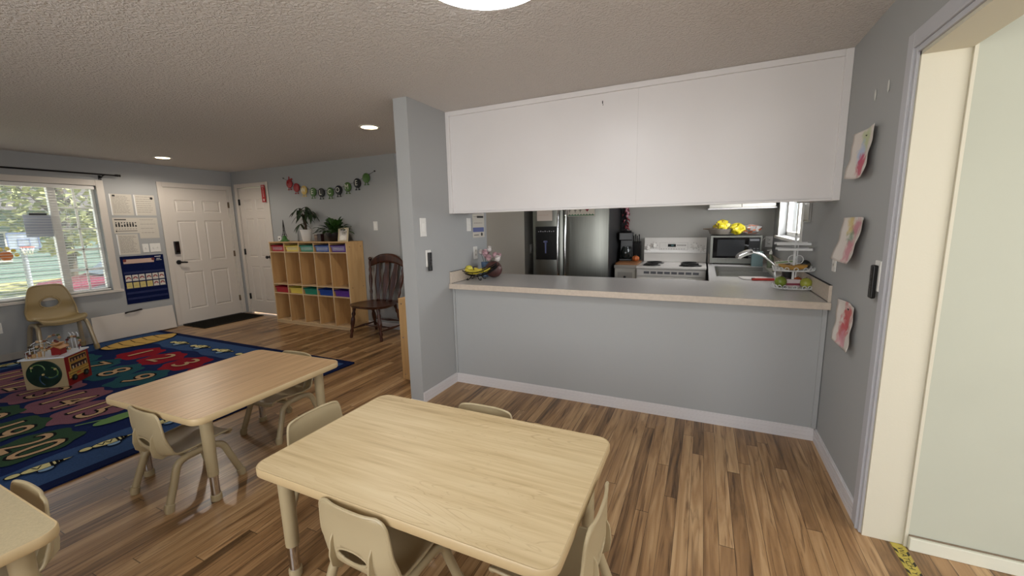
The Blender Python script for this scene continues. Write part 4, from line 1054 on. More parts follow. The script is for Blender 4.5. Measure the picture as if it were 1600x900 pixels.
RB = [M('card_maroon', (112, 32, 36), .7), M('card_pink', (196, 130, 130), .7), M('card_white', (210, 204, 194), .7)]
ORD = ['first', 'second', 'third', 'fourth', 'fifth', 'sixth']
for r_, z in ((0, .325), (1, .225)):
    for k in range(6):
        x = .055+.078*k+(.004 if k > 2 else 0); rainbow = r_ == 0 or k > 3
        mb = MB().mat(RB[2] if rainbow else M('card_yellow_cream', (206, 190, 120), .7)); mb.box(-.033, .033, -.0025, 0, 0, .088 if r_ == 0 else .082)
        if rainbow:
            for q, (ra, m_) in enumerate(((.028, RB[0]), (.019, RB[1]), (.011, RB[2]))):
                pts = [(ra*math.cos(PI*i/12), -.0027-.0003*q, .03+ra*1.25*math.sin(PI*i/12)) for i in range(13)]; mb.mat(m_).poly(pts)
        else: mb.mat(M('card_mark', (150, 130, 70), .7)).box(-.02, .02, -.0030, -.0025, .030, .034); mb.box(-.012, .015, -.003, -.0025, .05, .053)
        lab = '%s picture card from the window in the %s pocket row, %s' % (ORD[k], 'upper' if r_ == 0 else 'lower', 'a maroon rainbow on white' if rainbow else 'plain yellow')
        o = single(mb, 'picture_card', lab, 'card', (XW+.0125, 2.865+x, .455+z), RL, 'cards in the navy pocket chart')

# red fire extinguisher sign
mb = MB().mat(M('sign_red', (168, 28, 32), .5)); mb.box(-.045, .045, -.004, 0, 0, .275); mb.mat(M('sign_white', (226, 220, 214), .5))
mb.text('FIRE', .036, (0, -.0046, .25), (1, 0, 0), (0, 0, 1), .9)
mb.text('EXTINGUISHER', .030, (-.002, -.0046, .155), (0, 0, -1), (1, 0, 0), .72)
mb.poly([(-.022, -.0046, .045), (.022, -.0046, .045), (0, -.0046, .012)]); mb.box(-.006, .006, -.0046, -.004, .045, .06)
single(mb, 'fire_extinguisher_sign', 'narrow red sign with white vertical lettering and arrow on the closet door edge', 'sign', (-6.535, YF-.022, 1.905), 0)

# ================================================================ paintings on the dark grey wall
def painting(name, label, y, z, w, h, mat, skew, curl):
    t = thing(name, label, 'painting', (XR-.002, y, z), RW, 'watercolour paintings taped to the dark grey wall')
    mb = MB().mat(mat)
    def fn(u, v):
        x = (u-.5)*w + skew*(v-.5) + .006*math.sin(v*9+y*7)*(1 if u > .5 else -1)
        return Vector((x, -.004-curl*(abs(2*u-1)**2)*.018-curl*.022*(1-v)**2-.004*math.sin(u*5+v*7)**2, v*h+.012*math.sin(u*PI)*(-1 if v < .5 else .3)))
    mb.grid(fn, 14, 18); mb.build('sheet', t, solid=.0008)
    mb = MB().mat(INKD); mb.box(-.012, .012, -.008, -.0035, h-.035, h-.028); mb.box(.0, .006, -.008, -.0035, h-.045, h-.028); mb.build('tape_mark', t)
P1 = blotch_material('painting_green_pink', [(.02, .18, .07, (186, 196, 150)), (-.03, .12, .06, (176, 190, 214)), (.01, .045, .07, (196, 70, 100))], 14)
P2 = blotch_material('painting_mixed', [(-.05, .19, .06, (206, 186, 120)), (.04, .18, .07, (196, 130, 140)), (-.03, .12, .05, (130, 150, 130)), (.0, .05, .08, (206, 140, 150))], 16)
P3 = blotch_material('painting_red', [(.02, .16, .09, (190, 70, 72)), (-.02, .08, .08, (196, 90, 96)), (.0, .02, .06, (206, 150, 160))], 16)
painting('watercolour_painting', 'uppermost taped painting, green over a pink patch', 2.755, 1.685, .305, .23, P1, .02, 1.)
painting('watercolour_painting', 'curling painting with yellow, pink and green smears, between the other two', 2.775, 1.235, .32, .235, P2, .07, 1.3)
painting('watercolour_painting', 'lowest painting, mostly red brush strokes', 2.745, .775, .285, .235, P3, -.02, .8)
for y, z, lab in ((2.547, 2.065, 'small pale wall putty smear closer to the door frame'), (2.711, 2.068, 'small pale wall putty smear closer to the white soffit')):
    mb = MB().mat(M('pale_putty', (196, 196, 190), .7)); mb.ball((0, -.003, 0), .011, .004, .028, 10, 6)
    single(mb, 'wall_hook', lab.replace('wall putty smear', 'adhesive hook on the dark grey wall,'), 'hook', (XR, y, z), RW, 'adhesive hooks above the paintings')

# WATCH YOUR STEP tape
mb = MB().mat(M('yellow_floor_tape', (186, 168, 74), .6, var=.2, vscale=30)); mb.box(.838, .888, .60, 2.232, .0005, .0022)
mb.mat(M('tape_black', (44, 40, 24), .6))
for k in range(26):
    y = 2.20-k*.062; mb.poly([(.838, y, .0024), (.849, y-.012, .0024), (.849, y-.036, .0024), (.838, y-.022, .0024)]); mb.poly([(.888, y-.01, .0024), (.877, y-.022, .0024), (.877, y-.046, .0024), (.888, y-.032, .0024)])
for k in range(4): mb.text('WATCH YOUR STEP', .031, (.863, 2.045-.41*k, .0026), (0, -1, 0), (1, 0, 0), 1.15)
single(mb, 'warning_tape', 'yellow and black WATCH YOUR STEP tape on the floor of the wide doorway', 'tape')

# ================================================================ ceiling lights
t = thing('ceiling_light', 'large round flush white ceiling light above the swirl-grained table', 'lamp', (-.77, 1.46, H))
mb = MB().mat(WHITE); mb.lathe([(.275, 0), (.275, -.045), (.262, -.05), (.262, -.02), (0, -.02)], (0, 0, 0), 48); mb.build('housing', t)
mb = MB().mat(LAMP); mb.lathe([(.262, -.045), (.25, -.066), (.18, -.085), (.0, -.095)], (0, 0, 0), 48); mb.build('diffuser', t)
for x, y, lab in ((-3.011, 3.226, 'round recessed ceiling light closest to the stub wall'), (-6.552, 3.165, 'round recessed ceiling light closest to the entrance door')):
    t = thing('recessed_light', lab, 'lamp', (x, y, H), 0, 'recessed lights in the ceiling')
    mb = MB().mat(WHITE); mb.lathe([(.10, 0), (.10, -.004), (.078, -.008), (.078, -.0)], (0, 0, 0), 28); mb.build('trim_ring', t)
    mb = MB().mat(LAMPW); mb.lathe([(.078, -.0045), (.0, -.0055)], (0, 0, 0), 28); mb.build('diffuser', t)
    d = bpy.data.lights.new('recessed_lamp', 'SPOT'); d.energy = 42; d.color = (1, .90, .78); d.spot_size = 2.95; d.spot_blend = .4; d.shadow_soft_size = .07
    o = bpy.data.objects.new('recessed_lamp', d); COL.objects.link(o); o.location = (x, y, H-.03)

# ================================================================ KITCHEN COUNTERS
CT, CB = .95, .905
t = thing('bar_counter', 'long grey laminate counter slab with beige edge on the half wall', 'counter')
mb = MB().mat(LAMTOP); mb.box(XL+.002, XR-.002, YP-.058, 3.90, CB+.002, CT); mb.build('worktop', t)
mb = MB().mat(LAMEDGE); mb.box(XL+.002, XR-.002, YP-.066, YP-.058, CB-.002, CT); mb.build('front_edge', t, bevel=.002)
mb = MB().mat(LAMEDGE); mb.box(XL+.001, XL+.018, YP-.045, 3.60, CT, CT+.105); mb.mat(INKD).box(XL+.018, XL+.0195, YP-.045, 3.6, CT, CT+.003); mb.box(XL+.0005, XL+.018, YP-.045, 3.6, CT+.105, CT+.1065); mb.build('backsplash', t)
mb = MB().mat(LAMEDGE); mb.box(XR-.018, XR-.001, YP-.045, 3.90, CT, CT+.105); mb.mat(INKD).box(XR-.0195, XR-.018, YP-.045, 3.9, CT, CT+.003); mb.box(XR-.018, XR-.0005, YP-.045, 3.9, CT+.105, CT+.1065); mb.build('backsplash', t)
CABW = M('cabinet_off_white', (186, 182, 172), .5)
def base_cabinet(name, label, x0, x1, y0, y1, z1, front='-y', nd=1, drawers=True):
    t = thing(name, label, 'cabinet', ((x0+x1)/2, (y0+y1)/2, 0)); w, d = x1-x0, y1-y0
    mb = MB().mat(CABW); mb.box(-w/2, w/2, -d/2, d/2, .09, z1); mb.mat(M('toe_kick', (60, 56, 52), .7)).box(-w/2+.01, w/2-.01, -d/2+.05, d/2-.01, 0, .09); mb.build('body', t, bevel=.001)
    for k in range(nd):
        a, b_ = -w/2+w*k/nd+.008, -w/2+w*(k+1)/nd-.008
        for zz0, zz1, nm in (((z1-.19, z1-.015, 'drawer'), (.11, z1-.205, 'door')) if drawers else ((.11, z1-.02, 'door'),)):
            mb = MB().mat(CABW); mb.box(a, b_, -d/2-.018, -d/2-.001, zz0, zz1); mb.mat(M('cabinet_panel_shadow_line', (160, 156, 148), .5)); mb.box(a+.03, b_-.03, -d/2-.0185, -d/2-.018, zz0+.03, zz1-.03); dr = mb.build(nm, t, bevel=.003)
            mb = MB().mat(BLACK); c = (a+b_)/2 if nm == 'drawer' else b_-.04; zz = (zz0+zz1)/2 if nm == 'drawer' else zz1-.06
            mb.lathe([(.006, 0), (.006, -.012), (.016, -.02), (.014, -.028), (0, -.03)], (c, -d/2-.0185, zz), 14, axis='y'); mb.build('knob', dr)
    return t
base_cabinet('base_cabinet', 'off-white drawer cabinet between the refrigerator and the stove', -.965, -.715, 5.02, YB-.004, .915)
t = thing('butcher_counter', 'short grey worktop over the drawer cabinet next to the stove', 'counter', (-.84, 5.33, .916))
mb = MB().mat(M('short_worktop_grey', (150, 144, 136), .5)); mb.box(-.13, .127, -.325, .345, 0, .036); mb.build('worktop', t, bevel=.003)
# side counter with sink
base_cabinet('base_cabinet', 'off-white cabinet run under the sink and microwave', .085, XR-.004, 3.905, YB-.004, .905, nd=1)
t = thing('sink_counter', 'grey laminate worktop around the sink under the kitchen window', 'counter')
mb = MB().mat(LAMTOP)
x0, x1, y0, y1 = .06, XR-.002, 3.902, YB-.002; sx0, sx1, sy0, sy1 = .135, .60, 4.25, 5.12
for a, b_, c, d_ in ((x0, sx0, y0, y1), (sx1, x1, y0, y1), (sx0, sx1, y0, sy0), (sx0, sx1, sy1, y1)): mb.box(a, b_, c, d_, .907, CT)
mb.build('worktop', t)
mb = MB().mat(LAMEDGE); mb.box(XR-.018, XR-.002, 3.902, YB-.02, CT, CT+.10); mb.box(x0, XR-.02, YB-.02, YB-.002, CT, CT+.10); mb.build('backsplash', t)
t = thing('kitchen_sink', 'stainless double-bowl sink set in the side counter', 'sink', ((sx0+sx1)/2, (sy0+sy1)/2, CT))
SB = M('sink_steel', (132, 132, 130), .3, 1.)
mb = MB().mat(SB); a, b_ = (sx1-sx0)/2, (sy1-sy0)/2
def frame_box(mb, a, b_, w, z0, z1):
    mb.box(-a, -a+w, -b_, b_, z0, z1); mb.box(a-w, a, -b_, b_, z0, z1); mb.box(-a+w, a-w, -b_, -b_+w, z0, z1); mb.box(-a+w, a-w, b_-w, b_, z0, z1)
frame_box(mb, a+.008, b_+.008, .02, .0005, .004); mb.box(-a, a, -.02, .02, .0005, .003); mb.build('rim', t, bevel=.001)
for s in (-1, 1):
    mb = MB().mat(SB); c = s*(b_/2+.003); hh = b_/2-.02
    mb.T = Matrix.Translation((0, c, 0)); frame_box(mb, a-.004, hh+.012, .003, -.17, .001); mb.box(-a+.004, a-.004, -hh-.012, hh+.012, -.173, -.17); mb.mat(INKD).lathe([(.03, -.169), (.03, -.168)], (0, 0, 0), 16); mb.build('bowl', t)
t = thing('kitchen_faucet', 'chrome faucet with a low arched spout reaching over the sink', 'faucet', (.655, 4.72, CT+.0005))
mb = MB().mat(CHROME); mb.lathe([(.028, 0), (.028, .012), (.018, .02), (.018, .07), (.014, .075)], (0, 0, 0), 18); mb.tube(smooth_path([(0, 0, .06), (-.05, .01, .11), (-.12, .02, .165), (-.19, .03, .19), (-.225, .035, .185)], 5), [.012]*15+[.011]*6, 10); mb.build('spout', t)
mb = MB().mat(CHROME); mb.tube(smooth_path([(-.20, .03, .195), (-.25, .037, .185), (-.31, .045, .155), (-.325, .047, .125)], 4), [.020, .022, .026, .028, .029, .030, .031, .031, .032, .031, .030, .028, .026], 14); mb.build('spray_head', t)
mb = MB().mat(CHROME); mb.tube([(0, .0, .07), (.015, -.05, .12)], [.012, .006], 8); mb.build('lever', t)

# ================================================================ REFRIGERATOR
FX0, FX1, FY0, FZ = -1.96, -1.01, 4.83, 1.80
t = thing('refrigerator', 'stainless side-by-side refrigerator with black water dispenser', 'refrigerator', (FX0, FY0, 0))
fw_ = FX1-FX0
mb = MB().mat(M('fridge_dark_side', (30, 30, 31), .5)); mb.box(0, fw_, .065, .80, .02, FZ-.02); mb.build('cabinet', t, bevel=.004)
sp_ = .40
for nm, a, b_ in (('freezer_door', 0, sp_-.004), ('fridge_door', sp_+.004, fw_)):
    mb = MB().mat(STEEL); n = 14
    w = b_-a; pts = [(a, .06)]+[(a+w*i/n, .012*(abs(2*i/n-1))**3*1.6) for i in range(n+1)]+[(b_, .06)]
    mb.poly([(x, y, .06) for x, y in pts], (0, 0, FZ-.07)); dr = mb.build(nm, t, bevel=.002)
    if a == 0:
        mb = MB().mat(M('dispenser_black', (8, 8, 10), .25)); x0, x1, z0, z1 = .045, .335, 1.02, 1.43
        for q in ((x0, x0+.014, z0, z1), (x1-.014, x1, z0, z1), (x0+.014, x1-.014, z0, z0+.016), (x0+.014, x1-.014, z1-.11, z1)): mb.box(q[0], q[1], -.006, .01, q[2], q[3])
        mb.box(x0+.014, x1-.014, -.0015, .003, z0+.016, z1-.11)
        dp = mb.build('water_dispenser', dr, bevel=.001)
        mb = MB().mat(M('dispenser_icon', (150, 150, 156), .4))
        for k in range(8): mb.box(.08+.028*k, .095+.028*k, -.0068, -.006, 1.365, 1.372+.006*(k % 2))
        mb.build('control_icons', dp)
        mb = MB().mat(M('dispenser_lever_blue', (70, 76, 120), .3)); mb.tube([(.175, -.004, 1.24), (.175, -.004, 1.10)], [.012, .008], 10); mb.lathe([(.03, 0), (.024, .02), (.0, .022)], (.175, -.003, 1.235), 12); mb.build('dispenser_lever', dp)
    hx = sp_-.045 if a == 0 else sp_+.05
    mb = MB().mat(CHROME); mb.tube(smooth_path([(hx, -.002, 1.64), (hx+(-.0 if a == 0 else .0), -.05, 1.56), (hx, -.068, 1.3), (hx, -.068, 1.05), (hx, -.055, .85), (hx, -.002, .76)], 6), .0125, 10); mb.build('door_handle', dr)
mb = doc(.20, .26, 4, 21, dark=M('pencil_pink', (190, 160, 150), .8), base=M('pink_white_paper', (200, 190, 182), .8)); mb.mat(CHROME).lathe([(.012, -.008), (.012, -.002)], (0, 0, .23), 12, axis='y')
single(mb, 'fridge_note', 'sheet of notepaper stuck on the freezer door', 'paper', (FX0+.165, FY0-.001, 1.50), 0)
mb = MB().mat(PAPER); mb.box(-.165, .165, -.002, 0, 0, .24); mb.mat(M('drawing_green', (60, 110, 80), .8)); mb.box(-.16, .16, -.0025, -.002, .006, .016)
for k in range(9): mb.poly([(-.15+.035*k, -.0026, .014), (-.13+.035*k, -.0026, .014), (-.14+.035*k, -.0026, .03)])
mb.mat(INKD)
for x, r_ in ((-.14, .014), (-.07, .02), (-.01, .015)): mb.lathe([(r_, -.0028), (r_, -.002)], (x, 0, .10), 10, axis='y'); mb.box(x-.003, x+.003, -.0026, -.002, .045, .09); mb.box(x-.018, x+.018, -.0026, -.002, .068, .073)
mb.mat(M('heart_red', (130, 30, 50), .7)); hp = [(16*math.sin(a)**3, 13*math.cos(a)-5*math.cos(2*a)-2*math.cos(3*a)-math.cos(4*a)) for a in [2*PI*i/28 for i in range(28)]]
mb.poly([(.075+x*.0026, -.0028, .10+z*.0032) for x, z in hp])
single(mb, 'fridge_drawing', "child's drawing with a dark red heart and green grass on the fridge door", 'drawing', (FX0+.625, FY0-.001, 1.545), 0)

# ================================================================ STOVE
ENW = M('stove_white_enamel', (206, 202, 196), .22)
t = thing('kitchen_stove', 'white electric stove with coil burners and a tilted control panel', 'stove', (-.70, 4.93, 0))
w = .74
mb = MB().mat(ENW); mb.box(0, w, .03, .70, .02, .925); mb.build('body', t, bevel=.003)
mb = MB().mat(ENW); mb.box(-.003, w+.003, .0, .66, .925, .95); mb.build('cooktop', t, bevel=.006)
mb = MB().mat(ENW); mb.box(.01, w-.01, .012, .03, .845, .918); mb.mat(M('vent_slot_grey', (92, 92, 96), .5))
for k in range(8): mb.box(.085+.075*k, .145+.075*k, .0105, .012, .868, .895)
mb.build('vent_panel', t)
mb = MB().mat(ENW); mb.box(.01, w-.01, .0, .03, .20, .835); mb.mat(M('oven_glass_grey', (60, 62, 66), .1)).box(.12, w-.12, -.002, 0, .42, .68); od = mb.build('oven_door', t, bevel=.004)
mb = MB().mat(ENW); mb.tube(smooth_path([(.06, 0, .80), (.08, -.045, .81), (w-.08, -.045, .81), (w-.06, 0, .80)], 5), .014, 10); mb.build('door_handle', od)
mb = MB().mat(ENW); mb.box(.01, w-.01, .0, .03, .06, .19); mb.build('drawer', t, bevel=.004)
for bx, by, r_ in ((.16, .46, .098), (.15, .19, .09), (.56, .47, .09), (.575, .20, .11)):
    mb = MB().mat(M('drip_pan_dark', (20, 18, 18), .3, .5)); mb.lathe([(r_+.012, .950), (r_+.010, .956), (r_, .953), (0, .953)], (bx, by, 0), 28)
    bu = mb.build('burner', t)
    mb = MB().mat(M('coil_black', (14, 13, 13), .6)); mb.tube([((.018+(r_-.02)*i/90)*math.cos(i*.26)+bx, (.018+(r_-.02)*i/90)*math.sin(i*.26)+by, .963) for i in range(91)], .0045, 6); mb.build('coil', bu)
# back guard
mb = MB().mat(ENW); prof = [(.655, .95), (.655, 1.045), (.650, 1.06), (.700, 1.245), (.712, 1.255), (.735, 1.255), (.735, .95)]
mb.poly([(0, y, z) for y, z in prof], (w, 0, 0)); bgd = mb.build('control_panel', t, bevel=.004)
Tp = Matrix.Translation((0, .650, 1.06)) @ Matrix.Rotation(-.265, 4, 'X')
mb = MB().mat(M('panel_seam_grey', (120, 116, 110), .5)); mb.T = Tp; mb.box(.0, w, -.0012, 0, -.002, .001); mb.box(.19, .525, -.0008, 0, .04, .042); mb.box(.19, .525, -.0008, 0, .135, .137); mb.box(.19, .192, -.0008, 0, .04, .137); mb.box(.523, .525, -.0008, 0, .04, .137)
for k in range(10): mb.box(.205+.03*k, .222+.03*k, -.0008, 0, .052, .058)
for k in range(6): mb.box(.40+.018*k, .413+.018*k, -.0008, 0, .095, .11)
mb.build('panel_print', bgd)
mb = MB().mat(M('stove_clock_black', (12, 16, 20), .15)); mb.T = Tp; mb.box(.29, .385, -.002, .0005, .082, .118); mb.mat(M('clock_green', (70, 110, 110), .4)).box(.33, .36, -.0024, -.002, .094, .106); mb.build('clock_display', bgd)
for x, z in ((.045, .065), (.12, .10), (.60, .095), (.685, .06)):
    mb = MB().mat(M('knob_white', (214, 210, 204), .3)); mb.T = Tp; mb.lathe([(.030, -.001), (.028, -.014), (.012, -.016), (.010, -.03), (0, -.031)], (x, 0, z), 18, axis='y'); mb.box(x-.005, x+.005, -.03, -.012, z-.026, z+.026); mb.build('knob', bgd, bevel=.001)
    mb = MB().mat(INKD); mb.T = Tp
    for a in range(7): aa = a*.9; mb.box(x+.042*math.cos(aa)-.003, x+.042*math.cos(aa)+.003, -.0008, 0, z+.042*math.sin(aa)-.003, z+.042*math.sin(aa)+.003)
    mb.build('dial_marks', bgd)

# cutting board, coffee maker, pumpkin, red garland
mb = MB().mat(grain_material('cutting_board_wood', [(96, 58, 30), (140, 92, 52), (168, 118, 74)], (3, 30, 30), .5)); mb.poly([(x, y, 0) for x, y in rrect(-.13, .13, -.30, .12, .03)], (0, 0, .02))
single(mb, 'cutting_board', 'wooden cutting board on the short worktop next to the stove', 'cutting board', (-.835, 5.34, .953), 0, bevel=.003)
t = thing('coffee_maker', 'black coffee maker beside the refrigerator', 'coffee maker', (-.905, 5.46, .974), .1)
BK = M('appliance_black', (14, 14, 15), .35)
mb = MB().mat(BK); mb.box(-.08, .08, -.14, .10, 0, .03); mb.box(-.08, .08, .02, .10, .03, .30); mb.box(-.085, .085, -.14, .10, .26, .36); mb.lathe([(.07, .36), (.065, .38), (0, .385)], (0, -.03, 0), 20); mb.build('housing', t, bevel=.012)
mb = MB().mat(M('carafe_dark_glass', (30, 36, 34), .08)); mb.lathe([(.05, .032), (.062, .05), (.065, .12), (.045, .17), (.045, .18), (0, .18)], (0, -.055, 0), 20); ca = mb.build('carafe', t)
mb = MB().mat(BK); mb.tube(smooth_path([(.045, -.10, .17), (.05, -.135, .15), (.05, -.135, .08), (.04, -.11, .06)], 4), .007, 8); mb.build('handle', ca)
t = thing('knife_block', 'dark block with knives standing behind the coffee maker', 'knife block', (-.79, 5.575, .974), 0)
mb = MB().mat(BK); mb.poly([(-.05, .0, 0), (-.05, .08, 0), (-.05, .05, .24), (-.05, -.04, .20)], (.10, 0, 0)); mb.build('block', t, bevel=.004)
for k in range(4):
    mb = MB().mat(BK); mb.bar((-.035+.023*k, .0, .22), (-.035+.023*k, -.035, .31+.02*(k % 2)), .012, .022); mb.build('knife_handle', t, bevel=.003)
t = thing('orange_gourd', 'small orange gourd on the cutting board', 'gourd', (-.765, 5.33, .974))
mb = MB().mat(M('gourd_orange', (176, 92, 40), .5, var=.2, vscale=20))
mb.grid(lambda u, v: Vector(((.042+.004*math.cos(u*2*PI*8))*math.sin(PI*v)*math.cos(2*PI*u), (.042+.004*math.cos(u*2*PI*8))*math.sin(PI*v)*math.sin(2*PI*u), .035-.035*math.cos(PI*v))), 40, 10); bmesh.ops.remove_doubles(mb.bm, verts=mb.bm.verts, dist=1e-4); mb.build('body', t)
mb = MB().mat(BARK); mb.tube([(0, 0, .068), (.006, 0, .085)], [.007, .004], 6); mb.build('stem', t)
t = thing('hanging_pepper_string', 'string of dark red and pink ornaments hanging beside the refrigerator', 'ornament', (-.945, 5.62, 1.36))
mb = MB().mat(M('pepper_red', (120, 20, 34), .45)); 
for k in range(36):
    z = .012+.0155*k; a = k*2.4; mb.tube([(.008*math.cos(a), .008*math.sin(a), z+.02), (.045*math.cos(a), .028*math.sin(a), z-.005), (.05*math.cos(a), .03*math.sin(a), z-.03)], [.008, .011, .003], 7)
mb.tube([(0, 0, 0), (0, 0, .62)], .006, 6); mb.build('red_strand', t)
mb = MB().mat(M('pepper_pink', (190, 130, 140), .5))
for k in range(12): mb.ball((.02+.012*math.sin(k*2), -.045, .18+.034*k), .016, .012, .02, 8, 5)
mb.build('pink_strand', t)
mb = MB().mat(M('broom_black', (12, 12, 13), .6)); mb.box(-.02, .055, -.03, .03, 0, .62); mb.mat(M('dark_apron_fold', (26, 22, 24), .9)).box(-.018, .05, -.034, -.03, .04, .58)
single(mb, 'hanging_apron', 'dark folded cloth hanging against the wall right behind the refrigerator edge', 'cloth', (-.985, 5.635, 1.02), 0, bevel=.01)

# ================================================================ MICROWAVE and what lies on it
MX0, MX1, MY, MZ0, MZ1 = .075, .60, 5.38, .962, 1.283
t = thing('microwave', 'stainless microwave with black glass door on the kitchen corner counter', 'microwave', (MX0, MY, CT+.001))
mw, mh = MX1-MX0, MZ1-MZ0
mb = MB().mat(M('microwave_dark_case', (40, 40, 42), .4)); mb.box(0, mw, .02, .285, .012, mh+.012); mb.build('case', t, bevel=.004)
for x in (.04, mw-.04): mb = MB().mat(BLACK); mb.lathe([(.014, 0), (.014, .012)], (x, .05, 0), 10); mb.lathe([(.014, 0), (.014, .012)], (x, .25, 0), 10); mb.build('foot', t)
mb = MB().mat(STEEL); z0, z1 = .012, mh+.012
mb.box(0, mw, 0, .02, z0, z0+.062); mb.box(0, mw, 0, .02, z1-.022, z1); mb.box(0, .028, 0, .02, z0+.062, z1-.022); mb.box(mw-.018, mw, 0, .02, z0+.062, z1-.022); mb.build('front_frame', t, bevel=.002)
mb = MB().mat(M('microwave_black_glass', (10, 10, 12), .06)); mb.box(.028, mw-.13, .003, .02, z0+.062, z1-.022); mb.mat(M('microwave_mesh_window', (34, 36, 38), .15)).box(.075, mw-.17, .001, .003, z0+.085, z1-.045); mb.build('door', t)
mb = MB().mat(M('microwave_panel', (16, 16, 18), .3)); mb.box(mw-.128, mw-.018, .002, .02, z0+.062, z1-.022); mb.mat(M('keypad_print', (96, 96, 98), .5))
for i in range(3):
    for j in range(5): mb.box(mw-.118+.034*i, mw-.096+.034*i, .0012, .002, z0+.08+.022*j, z0+.09+.022*j)
mb.box(mw-.12, mw-.03, .0012, .002, z1-.062, z1-.04); mb.build('control_panel', t)
t = thing('baking_dish', 'round pale baking pan on top of the microwave', 'pan', (.17, 5.50, 1.2965))
mb = MB().mat(M('grey_enamel_pan', (126, 118, 108), .35)); mb.lathe([(.095, 0), (.105, .006), (.125, .055), (.13, .06), (.128, .064), (.12, .058), (.10, .012), (0, .01)], (0, 0, 0), 32); mb.build('pan', t)
mb = MB().mat(M('grey_enamel_pan', (126, 118, 108), .35)); mb.tube([(-.125, -.02, .058), (-.15, 0, .06), (-.125, .02, .058)], .006, 8); mb.build('handle', t)
def bag(name, label, loc, sx_, sy_, sz, mat, seed, mat2=None, cat='bag'):
    R_ = random.Random(seed); ph = [R_.uniform(0, 6) for _ in range(4)]
    mb = MB().mat(mat)
    def fn(u, v):
        a = 2*PI*u; b_ = PI*v; k = 1+.26*math.sin(3*a+ph[0]+3*b_)+.20*math.sin(7*a+ph[1]-5*b_)
        return Vector((sx_*math.sin(b_)*math.cos(a)*k, sy_*math.sin(b_)*math.sin(a)*k, sz*(1-math.cos(b_)*(1+.1*math.sin(3*a+ph[2])))*.5+.0))
    mb.grid(fn, 26, 12); bmesh.ops.remove_doubles(mb.bm, verts=mb.bm.verts, dist=1e-4)
    if mat2:
        for f in mb.bm.faces:
            if R_.random() < .3: mb.mat(mat2); f.material_index = mb.i
    return single(mb, name, label, cat, loc)
YBAG = M('yellow_snack_wrapper', (206, 190, 40), .3)
bag('snack_bag', 'crumpled yellow and brown snack bag standing in the baking pan', (.185, 5.47, 1.312), .075, .04, .15, YBAG, 3, M('brown_print', (130, 90, 66), .5))
bag('snack_bag', 'pointed bright yellow bag at the edge of the microwave top', (.355, 5.47, 1.2975), .07, .045, .125, YBAG, 5)
bag('bread_bag', 'clear grey bread bag with orange print on the microwave', (.49, 5.50, 1.2975), .09, .06, .11, M('clear_grey_film', (150, 146, 142), .25), 8, M('orange_print', (180, 96, 60), .4))
mb = MB().mat(BARK); mb.tube([(-.13, 0, .01), (.0, -.01, .012), (.02, 0, .01)], [.006, .008, .005], 8); single(mb, 'wooden_spoon', 'wooden spoon lying across the rim of the baking pan', 'spoon', (.12, 5.44, 1.353), 0)

# upper cabinet / range hood strip
t = thing('wall_cabinet', 'white wall cabinet above the microwave with a pale underside', 'cabinet', (.04, 5.34, 1.585))
mb = MB().mat(M('cabinet_bright_white', (190, 187, 178), .35)); mb.box(0, .66, 0, .335, .012, .62); mb.build('body', t, bevel=.003)
for x in (0, .33): mb = MB().mat(M('cabinet_bright_white', (190, 187, 178), .35)); mb.box(x+.004, x+.326, -.018, 0, .02, .61); mb.build('door', t, bevel=.003)
mb = MB().mat(TRIM); mb.box(-.01, .67, -.008, .335, 0, .012); mb.build('bottom_panel', t, bevel=.002)

# framed thing next to kitchen window
t = thing('clear_wall_holder', 'small clear rectangular holder on the dark grey wall beside the kitchen window', 'holder', (XR-.001, 3.95, 1.44), RW)
mb = MB().mat(M('clear_acrylic', (150, 148, 144), .15)); mb.box(-.11, .11, -.012, 0, 0, .17); mb.build('back_plate', t, bevel=.003)
mb = MB().mat(M('silver_paper', (176, 174, 168), .3)); mb.box(-.09, .09, -.016, -.012, .02, .15); mb.build('insert', t, bevel=.002)

# poster on the stub wall inside
mb = doc(.235, .30, 4, 33, dark=INK); mb.mat(INKD)
for k in range(6): mb.box(-.10+.034*k, -.10+.034*k+.02, -.0028, -.002, .245, .275)
mb.box(-.03, .10, -.0028, -.002, .195, .215); mb.mat(M('poster_blue', (96, 104, 150), .7)).box(-.115, .105, -.0028, -.002, .055, .10); mb.mat(INKD).lathe([(.018, -.0028), (.018, -.002)], (.06, 0, .03), 12, axis='y')
mb.mat(INK).box(-.1, .0, -.0028, -.002, .02, .03)
single(mb, 'wall_poster', 'small printed poster with a blue band beside the toggle switch under the soffit', 'poster', (XL+.001, 3.67, 1.345), RL)

# ================================================================ on the counter: wire basket, fruit, flowers
t = thing('wire_fruit_basket', 'black wire boat-shaped fruit basket on little feet on the counter', 'basket', (-1.975, 3.41, CT+.0005), .12)
mb = MB().mat(DARKM)
def boat(s, f):  # s -1..1 along, f -1..1 across
    z = .032+.085*abs(s)**2.0+.045*f*f; wdt = .105*math.sqrt(max(0, 1-(abs(s))**2.2))
    return Vector((s*.215, f*wdt, z))
for f in (-1, -.72, -.44, -.15, .15, .44, .72, 1): mb.tube([boat(-1+2*i/22, f) for i in range(23)], .003 if abs(f) < 1 else .005, 6)
for s in (-.5, 0, .5): mb.tube([boat(s, -1+2*i/12) for i in range(13)], .003, 6)
mb.build('wire_body', t)
for s in (-1, 1): mb = MB().mat(DARKM); mb.tube([Vector((s*(.205+.035*math.cos(a)), .035*math.sin(a), .125+.02*math.cos(a))) for a in [2*PI*i/18 for i in range(18)]], .004, 6, closed=True); mb.build('loop_handle', t)
